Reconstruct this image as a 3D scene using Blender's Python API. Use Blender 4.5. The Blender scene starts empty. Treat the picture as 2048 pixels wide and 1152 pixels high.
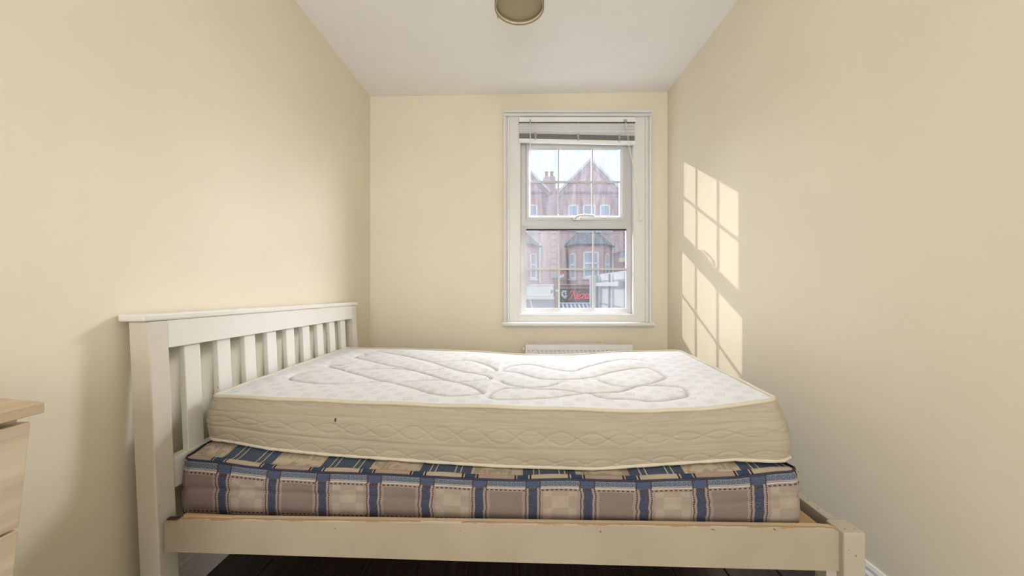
import bpy, bmesh, math, random
import numpy as np
from mathutils import Vector, Matrix

random.seed(7)
S = bpy.context.scene
COL = S.collection

# ------------------------------------------------------------------ camera, sky, sun, lamps, exposure
EYE = 1.05                       # eye height above the bedroom floor
cam_data = bpy.data.cameras.new('camera')
cam = bpy.data.objects.new('camera', cam_data)
COL.objects.link(cam)
cam.location = (0, 0, EYE)
cam.rotation_euler = (math.pi / 2, 0, 0)
cam_data.sensor_fit = 'HORIZONTAL'
cam_data.sensor_width = 36.0
cam_data.lens = 36.0 * 740 / 2048
cam_data.shift_x = -13 / 2048
cam_data.shift_y = -4 / 2048
cam_data.clip_start = 0.02
cam_data.clip_end = 500
S.camera = cam

S.view_settings.view_transform = 'Standard'
S.view_settings.look = 'None'
S.view_settings.gamma = 1.0
S.view_settings.use_curve_mapping = False
S.view_settings.exposure = 0.12

SKY_STRENGTH = 0.82
SUN_STRENGTH = 1.7
world = bpy.data.worlds.new('sky')
S.world = world
world.use_nodes = True
wn, wl = world.node_tree.nodes, world.node_tree.links
bg = wn['Background']
bg.inputs['Strength'].default_value = SKY_STRENGTH
w_tc = wn.new('ShaderNodeTexCoord')
w_noise = wn.new('ShaderNodeTexNoise')
w_noise.inputs['Scale'].default_value = 3.0
w_noise.inputs['Detail'].default_value = 5.0
w_ramp = wn.new('ShaderNodeValToRGB')
w_ramp.color_ramp.elements[0].position = 0.35
w_ramp.color_ramp.elements[0].color = (0.70, 0.82, 0.99, 1)
w_ramp.color_ramp.elements[1].position = 0.62
w_ramp.color_ramp.elements[1].color = (0.86, 0.92, 1.0, 1)
wl.new(w_tc.outputs['Generated'], w_noise.inputs['Vector'])
wl.new(w_noise.outputs['Fac'], w_ramp.inputs['Fac'])
wl.new(w_ramp.outputs['Color'], bg.inputs['Color'])


def add_sun(direction, strength, angle, color):
    d = bpy.data.lights.new('sun', 'SUN')
    d.energy = strength
    d.angle = math.radians(angle)
    d.color = color
    o = bpy.data.objects.new('sun', d)
    o.rotation_euler = Vector(direction).to_track_quat('-Z', 'Y').to_euler()
    o.location = (-20, 25, 20)
    COL.objects.link(o)


def add_area(name, loc, direction, sx, sy, power, color):
    d = bpy.data.lights.new(name, 'AREA')
    d.shape = 'RECTANGLE'
    d.size, d.size_y = sx, sy
    d.energy = power
    d.color = color
    o = bpy.data.objects.new(name, d)
    o.location = loc
    o.rotation_euler = Vector(direction).to_track_quat('-Z', 'Y').to_euler()
    COL.objects.link(o)


add_sun((1, -0.965, -0.565), SUN_STRENGTH, 0.6, (1.0, 0.96, 0.88))
# added unseen fill lamps: two outside helping the sky, one overhead, one behind viewer
add_area('sky_fill_above', (0.95, 3.85, 2.95), (-0.36, -0.75, -0.50), 2.6, 1.3, 480, (0.875, 0.92, 1.0))
add_area('sky_fill_right', (3.9, 5.3, 3.4), (-0.80, -0.56, -0.42), 3.0, 2.6, 430, (0.94, 0.95, 1.0))
add_area('ceiling_fill_over_viewer', (0.0, 0.30, 2.49), (0, 0, -1), 1.9, 2.8, 3, (1.0, 0.99, 0.97))
add_area('fill_behind_viewer', (0.0, -2.45, 1.25), (0, 1, 0.12), 1.8, 2.2, 66, (0.96, 0.975, 1.0))


# ------------------------------------------------------------------ helpers
def tag(o, label=None, cat=None, group=None, kind=None):
    if label: o['label'] = label
    if cat: o['category'] = cat
    if group: o['group'] = group
    if kind: o['kind'] = kind
    return o


def empty(name, loc=(0, 0, 0), **kw):
    o = bpy.data.objects.new(name, None)
    o.empty_display_size = 0.1
    o.location = loc
    COL.objects.link(o)
    return tag(o, **kw)


def root_loc(p):
    v = Vector((0, 0, 0))
    while p is not None:
        v += p.location
        p = p.parent
    return v


class MB:
    """collects geometry in world coordinates, then links it as ONE mesh object"""
    def __init__(self):
        self.v, self.f, self.uv = [], [], None

    def add(self, verts, faces):
        n = len(self.v)
        self.v += [tuple(p) for p in verts]
        self.f += [tuple(i + n for i in f) for f in faces]
        return self

    def box(self, x0, x1, y0, y1, z0, z1):
        v = [(x, y, z) for z in (z0, z1) for y in (y0, y1) for x in (x0, x1)]
        return self.add(v, [(0, 2, 3, 1), (4, 5, 7, 6), (0, 1, 5, 4), (2, 6, 7, 3), (0, 4, 6, 2), (1, 3, 7, 5)])

    def obox(self, o, u, n, a0, a1, b0, b1, z0, z1):
        """box in an oriented vertical frame: origin o, horizontal axis u, outward normal n"""
        v = []
        for z in (z0, z1):
            for b in (b0, b1):
                for a in (a0, a1):
                    v.append((o[0] + u[0] * a + n[0] * b, o[1] + u[1] * a + n[1] * b, z))
        return self.add(v, [(0, 2, 3, 1), (4, 5, 7, 6), (0, 1, 5, 4), (2, 6, 7, 3), (0, 4, 6, 2), (1, 3, 7, 5)])

    def hexa(self, b, t):
        """8-corner solid: b and t are 4 bottom and 4 top corners in the same order"""
        return self.add(list(b) + list(t), [(3, 2, 1, 0), (4, 5, 6, 7), (0, 1, 5, 4), (1, 2, 6, 5), (2, 3, 7, 6), (3, 0, 4, 7)])

    def prism(self, poly, axis, a0, a1):
        """extrude a 2D polygon along an axis ('x','y','z')"""
        n = len(poly)
        def P(p, a):
            return {'x': (a, p[0], p[1]), 'y': (p[0], a, p[1]), 'z': (p[0], p[1], a)}[axis]
        v = [P(p, a0) for p in poly] + [P(p, a1) for p in poly]
        f = [tuple(range(n))[::-1], tuple(range(n, 2 * n))]
        f += [(i, (i + 1) % n, n + (i + 1) % n, n + i) for i in range(n)]
        return self.add(v, f)

    def tube(self, pts, r, seg=8, closed=False, flat=None):
        pts = [Vector(p) for p in pts]
        n = len(pts)
        base = len(self.v)
        up = Vector((0, 0, 1))
        for i, p in enumerate(pts):
            a = pts[(i - 1) % n] if (closed or i > 0) else p
            b = pts[(i + 1) % n] if (closed or i < n - 1) else p
            t = (b - a)
            if t.length < 1e-9: t = Vector((0, 1, 0))
            t.normalize()
            ref = up if abs(t.z) < 0.95 else Vector((1, 0, 0))
            s = t.cross(ref).normalized()
            w = s.cross(t).normalized()
            rr = r[i] if hasattr(r, '__len__') else r
            for k in range(seg):
                a_ = 2 * math.pi * k / seg
                self.v.append(tuple(p + s * math.cos(a_) * rr + w * math.sin(a_) * rr))
        m = n if closed else n - 1
        for i in range(m):
            for k in range(seg):
                j, k2 = (i + 1) % n, (k + 1) % seg
                self.f.append((base + i * seg + k, base + i * seg + k2, base + j * seg + k2, base + j * seg + k))
        if not closed:
            self.f.append(tuple(base + k for k in range(seg))[::-1])
            self.f.append(tuple(base + (n - 1) * seg + k for k in range(seg)))
        return self

    def lathe(self, prof, cx, cy, seg=48, close=False):
        base = len(self.v)
        n = len(prof)
        for r, z in prof:
            for k in range(seg):
                a = 2 * math.pi * k / seg
                self.v.append((cx + r * math.cos(a), cy + r * math.sin(a), z))
        for i in range(n if close else n - 1):
            j = (i + 1) % n
            for k in range(seg):
                k2 = (k + 1) % seg
                self.f.append((base + i * seg + k, base + i * seg + k2, base + j * seg + k2, base + j * seg + k))
        return self

    def grid(self, P, closed_u=False):
        """P: array (nu, nv, 3)"""
        nu, nv = P.shape[:2]
        base = len(self.v)
        self.v += [tuple(map(float, p)) for p in P.reshape(-1, 3)]
        for i in range(nu if closed_u else nu - 1):
            i2 = (i + 1) % nu
            for j in range(nv - 1):
                self.f.append((base + i * nv + j, base + i2 * nv + j, base + i2 * nv + j + 1, base + i * nv + j + 1))
        return self

    def build(self, name, mat, parent=None, smooth=False, bevel=0.0, bseg=2, fix=True, loc=None):
        me = bpy.data.meshes.new(name)
        off = root_loc(parent) if parent is not None else (Vector(loc) if loc else Vector((0, 0, 0)))
        me.from_pydata([(x - off.x, y - off.y, z - off.z) for x, y, z in self.v], [], self.f)
        if self.uv is not None:
            uvl = me.uv_layers.new(name='metric')
            idx = np.empty(len(me.loops), dtype=np.int32)
            me.loops.foreach_get('vertex_index', idx)
            uvl.data.foreach_set('uv', np.asarray(self.uv, dtype=np.float32)[idx].ravel())
        if fix:
            bm = bmesh.new(); bm.from_mesh(me)
            bmesh.ops.recalc_face_normals(bm, faces=bm.faces)
            bm.to_mesh(me); bm.free()
        if smooth:
            me.polygons.foreach_set('use_smooth', [True] * len(me.polygons))
        me.materials.append(mat)
        o = bpy.data.objects.new(name, me)
        COL.objects.link(o)
        if parent is not None: o.parent = parent
        elif loc: o.location = loc
        if bevel > 0:
            m = o.modifiers.new('soft_edges', 'BEVEL')
            m.width = bevel; m.segments = bseg; m.limit_method = 'ANGLE'; m.angle_limit = math.radians(40)
        return o


def copy_tree(o, parent=None):
    c = o.copy(); COL.objects.link(c)
    if parent is not None: c.parent = parent
    for ch in [x for x in bpy.data.objects if x.parent is o]:
        copy_tree(ch, c)
    return c


# ------------------------------------------------------------------ node expressions
class X:
    """a value socket with python arithmetic, so that patterns can be written as formulas"""
    def __init__(self, nt, s): self.nt, self.s = nt, s
    def _m(self, op, *a):
        n = self.nt.nodes.new('ShaderNodeMath'); n.operation = op
        for i, q in enumerate((self,) + a):
            if isinstance(q, X): self.nt.links.new(q.s, n.inputs[i])
            else: n.inputs[i].default_value = float(q)
        return X(self.nt, n.outputs[0])
    def __add__(s, o): return s._m('ADD', o)
    __radd__ = __add__
    def __sub__(s, o): return s._m('SUBTRACT', o)
    def __rsub__(s, o): return (s * -1.0) + o
    def __mul__(s, o): return s._m('MULTIPLY', o)
    __rmul__ = __mul__
    def __truediv__(s, o): return s._m('DIVIDE', o)
    def abs(s): return s._m('ABSOLUTE')
    def fract(s): return s._m('FRACT')
    def floor(s): return s._m('FLOOR')
    def sin(s): return s._m('SINE')
    def mx(s, o): return s._m('MAXIMUM', o)
    def mn(s, o): return s._m('MINIMUM', o)
    def lt(s, o): return s._m('LESS_THAN', o)
    def gt(s, o): return s._m('GREATER_THAN', o)
    def mod(s, o): return s._m('FLOORED_MODULO', o)
    def near(s, c, w): return (s - c).abs().lt(w)          # 1 inside c +- w
    def inv(s): return 1.0 - s


class Mat:
    def __init__(self, name, rough=0.6, spec=0.4):
        self.m = bpy.data.materials.new(name); self.m.use_nodes = True
        self.nt = self.m.node_tree
        self.b = self.nt.nodes['Principled BSDF']
        self.b.inputs['Roughness'].default_value = rough
        self.b.inputs['Specular IOR Level'].default_value = spec
    def node(self, t): return self.nt.nodes.new(t)
    def link(self, a, b): self.nt.links.new(a.s if isinstance(a, X) else a, b)
    def coord(self, kind='Object'):
        n = self.node('ShaderNodeTexCoord'); sp = self.node('ShaderNodeSeparateXYZ')
        self.link(n.outputs[kind], sp.inputs[0])
        return n.outputs[kind], [X(self.nt, sp.outputs[i]) for i in range(3)]
    def uv(self):
        n = self.node('ShaderNodeUVMap'); n.uv_map = 'metric'
        sp = self.node('ShaderNodeSeparateXYZ'); self.link(n.outputs[0], sp.inputs[0])
        return n.outputs[0], [X(self.nt, sp.outputs[i]) for i in range(2)]
    def vec(self, x, y, z=0.0):
        c = self.node('ShaderNodeCombineXYZ')
        for i, q in enumerate((x, y, z)):
            if isinstance(q, X): self.link(q, c.inputs[i])
            else: c.inputs[i].default_value = q
        return c.outputs[0]
    def noise(self, vec, scale, detail=3.0, rough=0.55):
        n = self.node('ShaderNodeTexNoise')
        n.inputs['Scale'].default_value = scale; n.inputs['Detail'].default_value = detail
        n.inputs['Roughness'].default_value = rough
        if vec is not None: self.link(vec, n.inputs['Vector'])
        return X(self.nt, n.outputs['Fac'])
    def mix(self, fac, a, b):
        n = self.node('ShaderNodeMix'); n.data_type = 'RGBA'
        if isinstance(fac, X): self.link(fac, n.inputs[0])
        else: n.inputs[0].default_value = fac
        for q, i in ((a, 6), (b, 7)):
            if isinstance(q, tuple): n.inputs[i].default_value = (*q, 1)
            else: self.link(q, n.inputs[i])
        return n.outputs[2]
    def smooth(self, x, lo, hi, a=0.0, b=1.0):
        n = self.node('ShaderNodeMapRange'); n.interpolation_type = 'SMOOTHSTEP'
        self.link(x, n.inputs[0])
        for i, q in enumerate((lo, hi, a, b)): n.inputs[1 + i].default_value = q
        return X(self.nt, n.outputs[0])
    def color(self, c):
        if isinstance(c, tuple): self.b.inputs['Base Color'].default_value = (*c, 1)
        else: self.link(c, self.b.inputs['Base Color'])
        return self
    def bump(self, h, strength=0.3, dist=0.002):
        n = self.node('ShaderNodeBump'); n.inputs['Strength'].default_value = strength
        n.inputs['Distance'].default_value = dist
        self.link(h, n.inputs['Height']); self.link(n.outputs[0], self.b.inputs['Normal'])
        return self


def paint(name, col, rough=0.55, var=0.04, bump=0.15, scale=60, spec=0.3):
    M = Mat(name, rough, spec)
    c, _ = M.coord()
    n1 = M.noise(c, 2.5, 4)
    f = M.smooth(n1, 0.3, 0.7)
    M.color(M.mix(f, tuple(k * (1 - var) for k in col), tuple(min(1, k * (1 + var)) for k in col)))
    if bump: M.bump(M.noise(c, scale, 4), bump, 0.003)
    return M.m


def wood(name, dark, light, along='x', scale=1.0, rough=0.5, bump=0.15):
    M = Mat(name, rough, 0.35)
    c, (x, y, z) = M.coord()
    k = {'x': (2.0, 40.0, 40.0), 'y': (40.0, 2.0, 40.0), 'z': (40.0, 40.0, 2.0)}[along]
    v = M.vec(x * (k[0] * scale), y * (k[1] * scale), z * (k[2] * scale))
    n1 = M.noise(v, 1.0, 5, 0.6)
    f = M.smooth(n1, 0.32, 0.68)
    M.color(M.mix(f, dark, light))
    M.bump(n1, bump, 0.001)
    return M.m


def glass(name, haze=0.05, tint=(1, 1, 1)):
    M = Mat(name, 0.02)
    nt = M.nt; nt.nodes.remove(M.b)
    out = nt.nodes['Material Output']
    tr = M.node('ShaderNodeBsdfTransparent'); tr.inputs[0].default_value = (*tint, 1)
    gl = M.node('ShaderNodeBsdfGlossy'); gl.inputs['Roughness'].default_value = 0.02
    lw = M.node('ShaderNodeLayerWeight'); lw.inputs[0].default_value = 0.5
    fr = (X(nt, lw.outputs['Facing'])._m('POWER', 5.0) * 0.9 + 0.045)
    dirt = M.node('ShaderNodeBsdfTranslucent'); dirt.inputs[0].default_value = (0.95, 0.96, 1.0, 1)
    c, (x, y, z) = M.coord()
    n = M.noise(M.vec(x * 40.0, y * 40.0, z * 6.0), 1.0, 4)
    h = M.smooth(n, 0.35, 0.75, haze * 0.7, haze * 1.5)
    m1 = M.node('ShaderNodeMixShader'); m2 = M.node('ShaderNodeMixShader')
    M.link(h, m1.inputs[0]); M.link(tr.outputs[0], m1.inputs[1]); M.link(dirt.outputs[0], m1.inputs[2])
    M.link(fr, m2.inputs[0]); M.link(m1.outputs[0], m2.inputs[1]); M.link(gl.outputs[0], m2.inputs[2])
    M.link(m2.outputs[0], out.inputs[0])
    return M.m


def interp(xs, ys):
    return lambda t: np.interp(t, xs, ys)


# ------------------------------------------------------------------ materials
M_WALL = paint('cream_wall_paint', (0.815, 0.745, 0.59), 0.7, 0.015, 0.12, 45, 0.25)
M_CEIL = paint('white_ceiling_paint', (0.93, 0.905, 0.88), 0.8, 0.01, 0.06, 50, 0.2)
M_GLOSS = paint('white_gloss_paint', (0.77, 0.755, 0.725), 0.35, 0.02, 0.08, 30, 0.45)
M_UPVC = paint('white_plastic_window', (0.60, 0.60, 0.59), 0.35, 0.015, 0.02, 20, 0.45)
M_BLIND = paint('white_blind_slat', (0.86, 0.86, 0.84), 0.4, 0.01, 0.0)
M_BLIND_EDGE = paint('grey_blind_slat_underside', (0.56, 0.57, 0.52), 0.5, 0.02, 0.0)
M_CORD = paint('cream_cord', (0.85, 0.83, 0.77), 0.7, 0.02, 0.0)
M_DARKGAP = paint('dark_gap', (0.03, 0.028, 0.026), 0.9, 0.0, 0.0)
M_RAD = paint('white_radiator_enamel', (0.87, 0.87, 0.86), 0.3, 0.01, 0.0)
M_METAL = Mat('brushed_metal', 0.35).color((0.55, 0.53, 0.5)).m
bpy.data.materials['brushed_metal'].node_tree.nodes['Principled BSDF'].inputs['Metallic'].default_value = 0.9
M_GLASS = glass('window_glass', 0.03)


def bed_paint(name, a, b, chip):
    M = Mat(name, 0.45, 0.4)
    c, (x, y, z) = M.coord()
    f = M.smooth(M.noise(c, 3.0, 4), 0.35, 0.7)
    base = M.mix(f, a, b)
    spots = M.smooth(M.noise(c, 55.0, 2), chip, chip + 0.02)
    M.color(M.mix(spots, base, (0.16, 0.10, 0.05)))
    M.bump(M.noise(c, 40.0, 4), 0.08, 0.002)
    return M.m


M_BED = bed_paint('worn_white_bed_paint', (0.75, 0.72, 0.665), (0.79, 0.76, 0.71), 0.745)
M_BEDPOST = bed_paint('shaded_white_bed_paint', (0.64, 0.59, 0.50), (0.70, 0.65, 0.56), 0.735)  # front-face shade of the headboard posts put into a darker, yellower paint
M_BEDTAN = bed_paint('tan_bed_paint', (0.43, 0.375, 0.29), (0.50, 0.44, 0.345), 0.69)  # tan paint of the foot posts, foot rail and corner block
M_PINE = wood('bare_pine', (0.42, 0.27, 0.135), (0.60, 0.42, 0.24), 'x', 1.0, 0.6)
M_BEDSLAT = wood('pine_bed_slat', (0.42, 0.26, 0.13), (0.60, 0.40, 0.22), 'y', 1.0, 0.6)
M_OAK = wood('pale_oak_veneer', (0.58, 0.46, 0.32), (0.76, 0.64, 0.48), 'y', 0.55, 0.5)
M_OAK_TOP = wood('pale_oak_veneer_top', (0.46, 0.35, 0.225), (0.58, 0.46, 0.315), 'y', 0.55, 0.45)
# ------------------------------------------------------------------ the room shell
XL, XR, YB, YF = -1.15, 1.155, 2.87, -2.6


def wx(px, d): return (px - 1037) * d / 740          # a measured picture column / row at a known distance, in metres
def wz(py, d): return EYE - (py - 572) * d / 740
def ceil_z(x): return 2.537 + 0.0153 * x


def structure(mb, name, mat, label, **k):
    o = mb.build(name, mat, **k)
    return tag(o, label, None, None, 'structure')


CT = 2.75
structure(MB().box(XL - 0.12, XL, YF, YB + 0.12, -0.2, CT), 'wall_left', M_WALL, 'cream painted wall behind the headboard')
structure(MB().box(XR, XR + 0.12, YF, YB + 0.12, -0.2, CT), 'wall_right', M_WALL, 'cream painted wall catching the sunlit window pattern')
structure(MB().box(XL - 0.12, XR + 0.12, YF - 0.12, YF, -0.2, CT), 'wall_front', M_WALL, 'cream painted wall behind the viewer')
# window opening
OX0, OX1, OZ0, OZ1 = -0.03, 0.93, 0.79, 2.38
wb = MB()
wb.box(XL, OX0, YB, YB + 0.12, -0.2, CT).box(OX1, XR, YB, YB + 0.12, -0.2, CT)
wb.box(OX0, OX1, YB, YB + 0.12, -0.2, OZ0).box(OX0, OX1, YB, YB + 0.12, OZ1, CT)
structure(wb, 'wall_back', M_WALL, 'cream painted wall around the window')
cm = MB()
zl, zr = ceil_z(XL - 0.12), ceil_z(XR + 0.12)
cm.hexa([(XL - .12, YF - .12, zl), (XR + .12, YF - .12, zr), (XR + .12, YB + .12, zr), (XL - .12, YB + .12, zl)],
        [(XL - .12, YF - .12, 2.85), (XR + .12, YF - .12, 2.85), (XR + .12, YB + .12, 2.85), (XL - .12, YB + .12, 2.85)])
structure(cm, 'ceiling', M_CEIL, 'plain white ceiling sloping up towards the right')


def floor_mat():
    M = Mat('dark_laminate_plank', 0.32, 0.45)
    c, (x, y, z) = M.coord()
    oi = M.node('ShaderNodeObjectInfo'); rnd = X(M.nt, oi.outputs['Random'])
    v = M.vec(x * 60.0 + rnd * 40.0, y * 2.5, z)
    n = M.noise(v, 1.0, 5, 0.6)
    a = M.mix(M.smooth(n, 0.3, 0.7), (0.020, 0.012, 0.008), (0.048, 0.034, 0.026))
    M.color(a); M.bump(n, 0.08, 0.001)
    return M.m


M_FLOOR = floor_mat()
fl = structure(MB().box(XL - .1, XR + .1, YF - .1, YB + .1, -0.12, -0.008), 'floor', M_FLOOR, 'dark wood laminate floor under the bed')
# planks run away from the viewer, 0.19 m wide, staggered
pw, pl_, gap = 0.19, 1.28, 0.003
xs = 0.573 - 9 * pw - pw
mesh_cache = {}
k = 0
while xs < XR:
    x0, x1 = max(xs, XL), min(xs + pw, XR)
    if x1 - x0 > 0.01:
        y = YF - [0.2, 0.75, 0.45, 1.0][k % 4]
        while y < YB:
            y0, y1 = max(y, YF), min(y + pl_, YB)
            if y1 - y0 > 0.02:
                w, l = round(x1 - x0 - gap, 4), round(y1 - y0 - gap, 4)
                key = (w, l)
                if key not in mesh_cache:
                    b = 0.002
                    mb = MB().hexa([(0, 0, -0.008), (w, 0, -0.008), (w, l, -0.008), (0, l, -0.008)],
                                   [(0, 0, -b), (w, 0, -b), (w, l, -b), (0, l, -b)])
                    mb.hexa([(0, 0, -b), (w, 0, -b), (w, l, -b), (0, l, -b)],
                            [(b, b, 0), (w - b, b, 0), (w - b, l - b, 0), (b, l - b, 0)])
                    o = mb.build('plank', M_FLOOR)
                    mesh_cache[key] = o.data
                else:
                    o = bpy.data.objects.new('plank', mesh_cache[key]); COL.objects.link(o)
                o.parent = fl; o.location = (x0 + gap / 2, y0 + gap / 2, 0)
            y += pl_
        k += 1
    xs += pw

# moulded skirting boards
def skirting(name, side, label):
    prof = [(0, 0), (0.018, 0), (0.018, 0.088), (0.014, 0.093), (0.016, 0.100), (0.016, 0.108), (0.010, 0.118), (0.010, 0.128), (0.005, 0.14), (0, 0.14)]
    if side == 'left': mb = MB().prism([(XL + a, z) for a, z in prof], 'y', YF, YB)
    elif side == 'right': mb = MB().prism([(XR - a, z) for a, z in prof], 'y', YF, YB)
    else: mb = MB().prism([(YB - a, z) for a, z in prof], 'x', XL + 0.018, XR - 0.018)
    structure(mb, name, M_GLOSS, label)


skirting('baseboard_left', 'left', 'white moulded skirting along the wall under the headboard')
skirting('baseboard_right', 'right', 'white moulded skirting at the foot of the right wall')
skirting('baseboard_back', 'back', 'white moulded skirting under the radiator')

# ------------------------------------------------------------------ the window
win = empty('window_1', ((OX0 + OX1) / 2, YB, OZ0), label='white sash style window with glazing bars above the radiator', kind='structure')
D0 = 2.85


def frame_ring(x0, x1, z0, z1, wl, wr, wb_, wt, y0, y1, cham=0.0):
    """four mitred members around an opening, inner edge chamfered towards the glass"""
    mb = MB()
    O = [(x0, z0), (x1, z0), (x1, z1), (x0, z1)]
    I = [(x0 + wl, z0 + wb_), (x1 - wr, z0 + wb_), (x1 - wr, z1 - wt), (x0 + wl, z1 - wt)]
    C = [(x0 + wl * (1 - cham), z0 + wb_ * (1 - cham)), (x1 - wr * (1 - cham), z0 + wb_ * (1 - cham)),
         (x1 - wr * (1 - cham), z1 - wt * (1 - cham)), (x0 + wl * (1 - cham), z1 - wt * (1 - cham))]
    yi = y0 + (y1 - y0) * (0.35 if cham else 0)
    for i in range(4):
        j = (i + 1) % 4
        P = lambda p, y: (p[0], y, p[1])
        v = [P(O[i], y0), P(O[j], y0), P(C[j], y0), P(C[i], y0), P(I[j], yi), P(I[i], yi), P(I[j], y1), P(I[i], y1), P(O[j], y1), P(O[i], y1)]
        mb.add(v, [(0, 1, 2, 3), (3, 2, 4, 5), (5, 4, 6, 7), (7, 6, 8, 9), (9, 8, 1, 0), (0, 3, 5, 7, 9), (1, 8, 6, 4, 2)])
    return mb


# architrave: stepped mouldings (left, right, head)
xo0, xi0, xi1, xo1 = wx(1007, D0), wx(1037.5, D0), wx(1270, D0), wx(1302.5, D0)
zt_, zb_s = wz(221, D0), wz(645, D0)
def casing_profile(w):            # (distance from the outer edge, proud of the wall)
    return [(0, 0), (0, 0.034), (0.010, 0.038), (0.018, 0.034), (0.020, 0.016), (0.031, 0.013), (0.034, 0.028), (0.044, 0.028), (0.047, 0.010), (w, 0.010), (w, 0)]
wl_ = xi0 - xo0
MB().prism([(xo0 + a, YB - b) for a, b in casing_profile(wl_)], 'z', zb_s, zt_ - 0.052).build('casing', M_GLOSS, win)
wr_ = xo1 - xi1
MB().prism([(xo1 - a, YB - b) for a, b in casing_profile(wr_)], 'z', zb_s, zt_ - 0.052).build('casing', M_GLOSS, win)
MB().prism([(YB - b, zt_ - a) for a, b in casing_profile(0.058)[:-2] + [(0.058, 0.009), (0.058, 0)]], 'x', xo0, xo1).build('casing', M_GLOSS, win)
# linings inside the opening
LZ0 = wz(628, 2.88)
MB().box(OX0, xi0 + 0.012, YB - 0.004, YB + 0.04, LZ0, OZ1).build('lining', M_GLOSS, win)
MB().box(xi1 - 0.006, OX1, YB - 0.004, YB + 0.04, LZ0, OZ1).build('lining', M_GLOSS, win)
MB().box(OX0, OX1, YB - 0.004, YB + 0.04, 2.345, OZ1).build('lining', M_GLOSS, win)
MB().box(xi0 - 0.01, xi1 + 0.01, YB - 0.012, YB + 0.05, zb_s, LZ0).build('lining', M_GLOSS, win, bevel=0.002)
# sill with a rounded nose
sz1, sz0 = wz(644.5, 2.81), wz(653.5, 2.81)
h = (sz1 - sz0) / 2
nose = [(YB, sz0), (2.80 + h, sz0)] + [(2.80 + h - h * math.sin(a), sz0 + h - h * math.cos(a)) for a in np.linspace(0.2, math.pi - 0.2, 8)] + [(2.80 + h, sz1), (YB, sz1)]
MB().prism(nose, 'x', wx(1005, 2.81), wx(1309, 2.81)).build('sill', M_GLOSS, win)

# plastic frame: outer frame, transom, opening top sash, fixed lower light
F = 2.918
fx0, fx1 = wx(1043.5, F), wx(1268, F)
fz0, fz1 = wz(627, F), 2.36
tz0, tz1 = wz(457.5, F), wz(440.5, F)              # transom
gx0, gx1 = wx(1052.5, F), wx(1254, F)
frame_ring(OX0, OX1, OZ0, tz1, gx0 - OX0, OX1 - gx1, wz(617, F) - OZ0, tz1 - tz0, F, 2.968, 0.35).build('lower_frame', M_UPVC, win)
E_ = 2.908
sx0, sx1, sz0u, sz1u = wx(1052.5, E_), wx(1251.5, E_), wz(440, E_), 2.322
ugx0, ugx1, ugz0, ugz1 = wx(1061.5, E_), wx(1241, E_), wz(430.5, E_), wz(294.5, E_)
frame_ring(OX0, OX1, tz1, OZ1, sx0 + 0.006 - OX0, OX1 - sx1 + 0.006, 0.004, OZ1 - 2.31, F, 2.968, 0.1).build('upper_frame', M_UPVC, win)
frame_ring(sx0, sx1, sz0u, sz1u, ugx0 - sx0, sx1 - ugx1, ugz0 - sz0u, sz1u - ugz1, E_, 2.966, 0.4).build('opening_sash', M_UPVC, win)
# dark rubber gasket lines
MB().box(gx0, gx1, 2.935, 2.944, tz0 - 0.009, tz0).build('gasket', M_DARKGAP, win)

G = 2.95
def light(x0, x1, z0, z1, vx, hz):
    """glazing bars and six panes of one light"""
    bw = 0.0062
    bm_ = MB()
    for v in vx: bm_.box(v - bw, v + bw, G - 0.009, G + 0.009, z0, z1)
    for h_ in hz: bm_.box(x0, x1, G - 0.009, G + 0.009, h_ - bw, h_ + bw)
    for v in vx: MB().box(v - bw, v + bw, G - 0.010, G + 0.010, z0, z1).build('glazing_bar', M_UPVC, win)
    for h_ in hz:
        xe = [x0] + list(vx) + [x1]
        for i in range(3):
            MB().box(xe[i] + (bw if i else 0), xe[i + 1] - (bw if i < 2 else 0), G - 0.010, G + 0.010, h_ - bw, h_ + bw).build('glazing_bar', M_UPVC, win)
    xe = [x0] + list(vx) + [x1]; ze = [z0] + list(hz) + [z1]
    for i in range(3):
        for j in range(2):
            a0, a1 = xe[i] + (bw if i else -.004), xe[i + 1] - (bw if i < 2 else -.004)
            c0, c1 = ze[j] + (bw if j else -.004), ze[j + 1] - (bw if j < 1 else -.004)
            MB().add([(a0, G, c0), (a1, G, c0), (a1, G, c1), (a0, G, c1)], [(0, 1, 2, 3)]).build('pane', M_GLASS, win)


light(wx(1062, G), wx(1240.5, G), wz(430, G), wz(295, G), [wx(1116.5, G), wx(1184, G)], [wz(364, G)])
light(wx(1053, G), wx(1253.5, G), wz(617, G), wz(458, G), [wx(1118, G), wx(1186.5, G)], [wz(538.5, G)])

# handle on the bottom rail of the opening sash
hd = MB()
hy = 2.885
hd.box(wx(1146, hy), wx(1161, hy), hy, E_, wz(440.5, hy), wz(434, hy))
hb = hd.build('handle', M_METAL, win, bevel=0.002)
lev = MB()
pts = [(1149, 438), (1153, 433.5), (1160, 431.2), (1169, 430.4), (1180, 430.6), (1188, 431.5)]
lev.tube([(wx(a, 2.865), 2.868 - 0.006 * i / 5, wz(b, 2.865)) for i, (a, b) in enumerate(pts)], [0.006, 0.008, 0.009, 0.009, 0.008, 0.006], 10)
lev.build('lever', M_UPVC, hb, smooth=True)
MB().box(wx(1163, hy), wx(1190, hy), 2.890, E_, wz(439.5, hy), wz(431.5, hy)).build('handle_plate', M_UPVC, hb, bevel=0.004)

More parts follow.
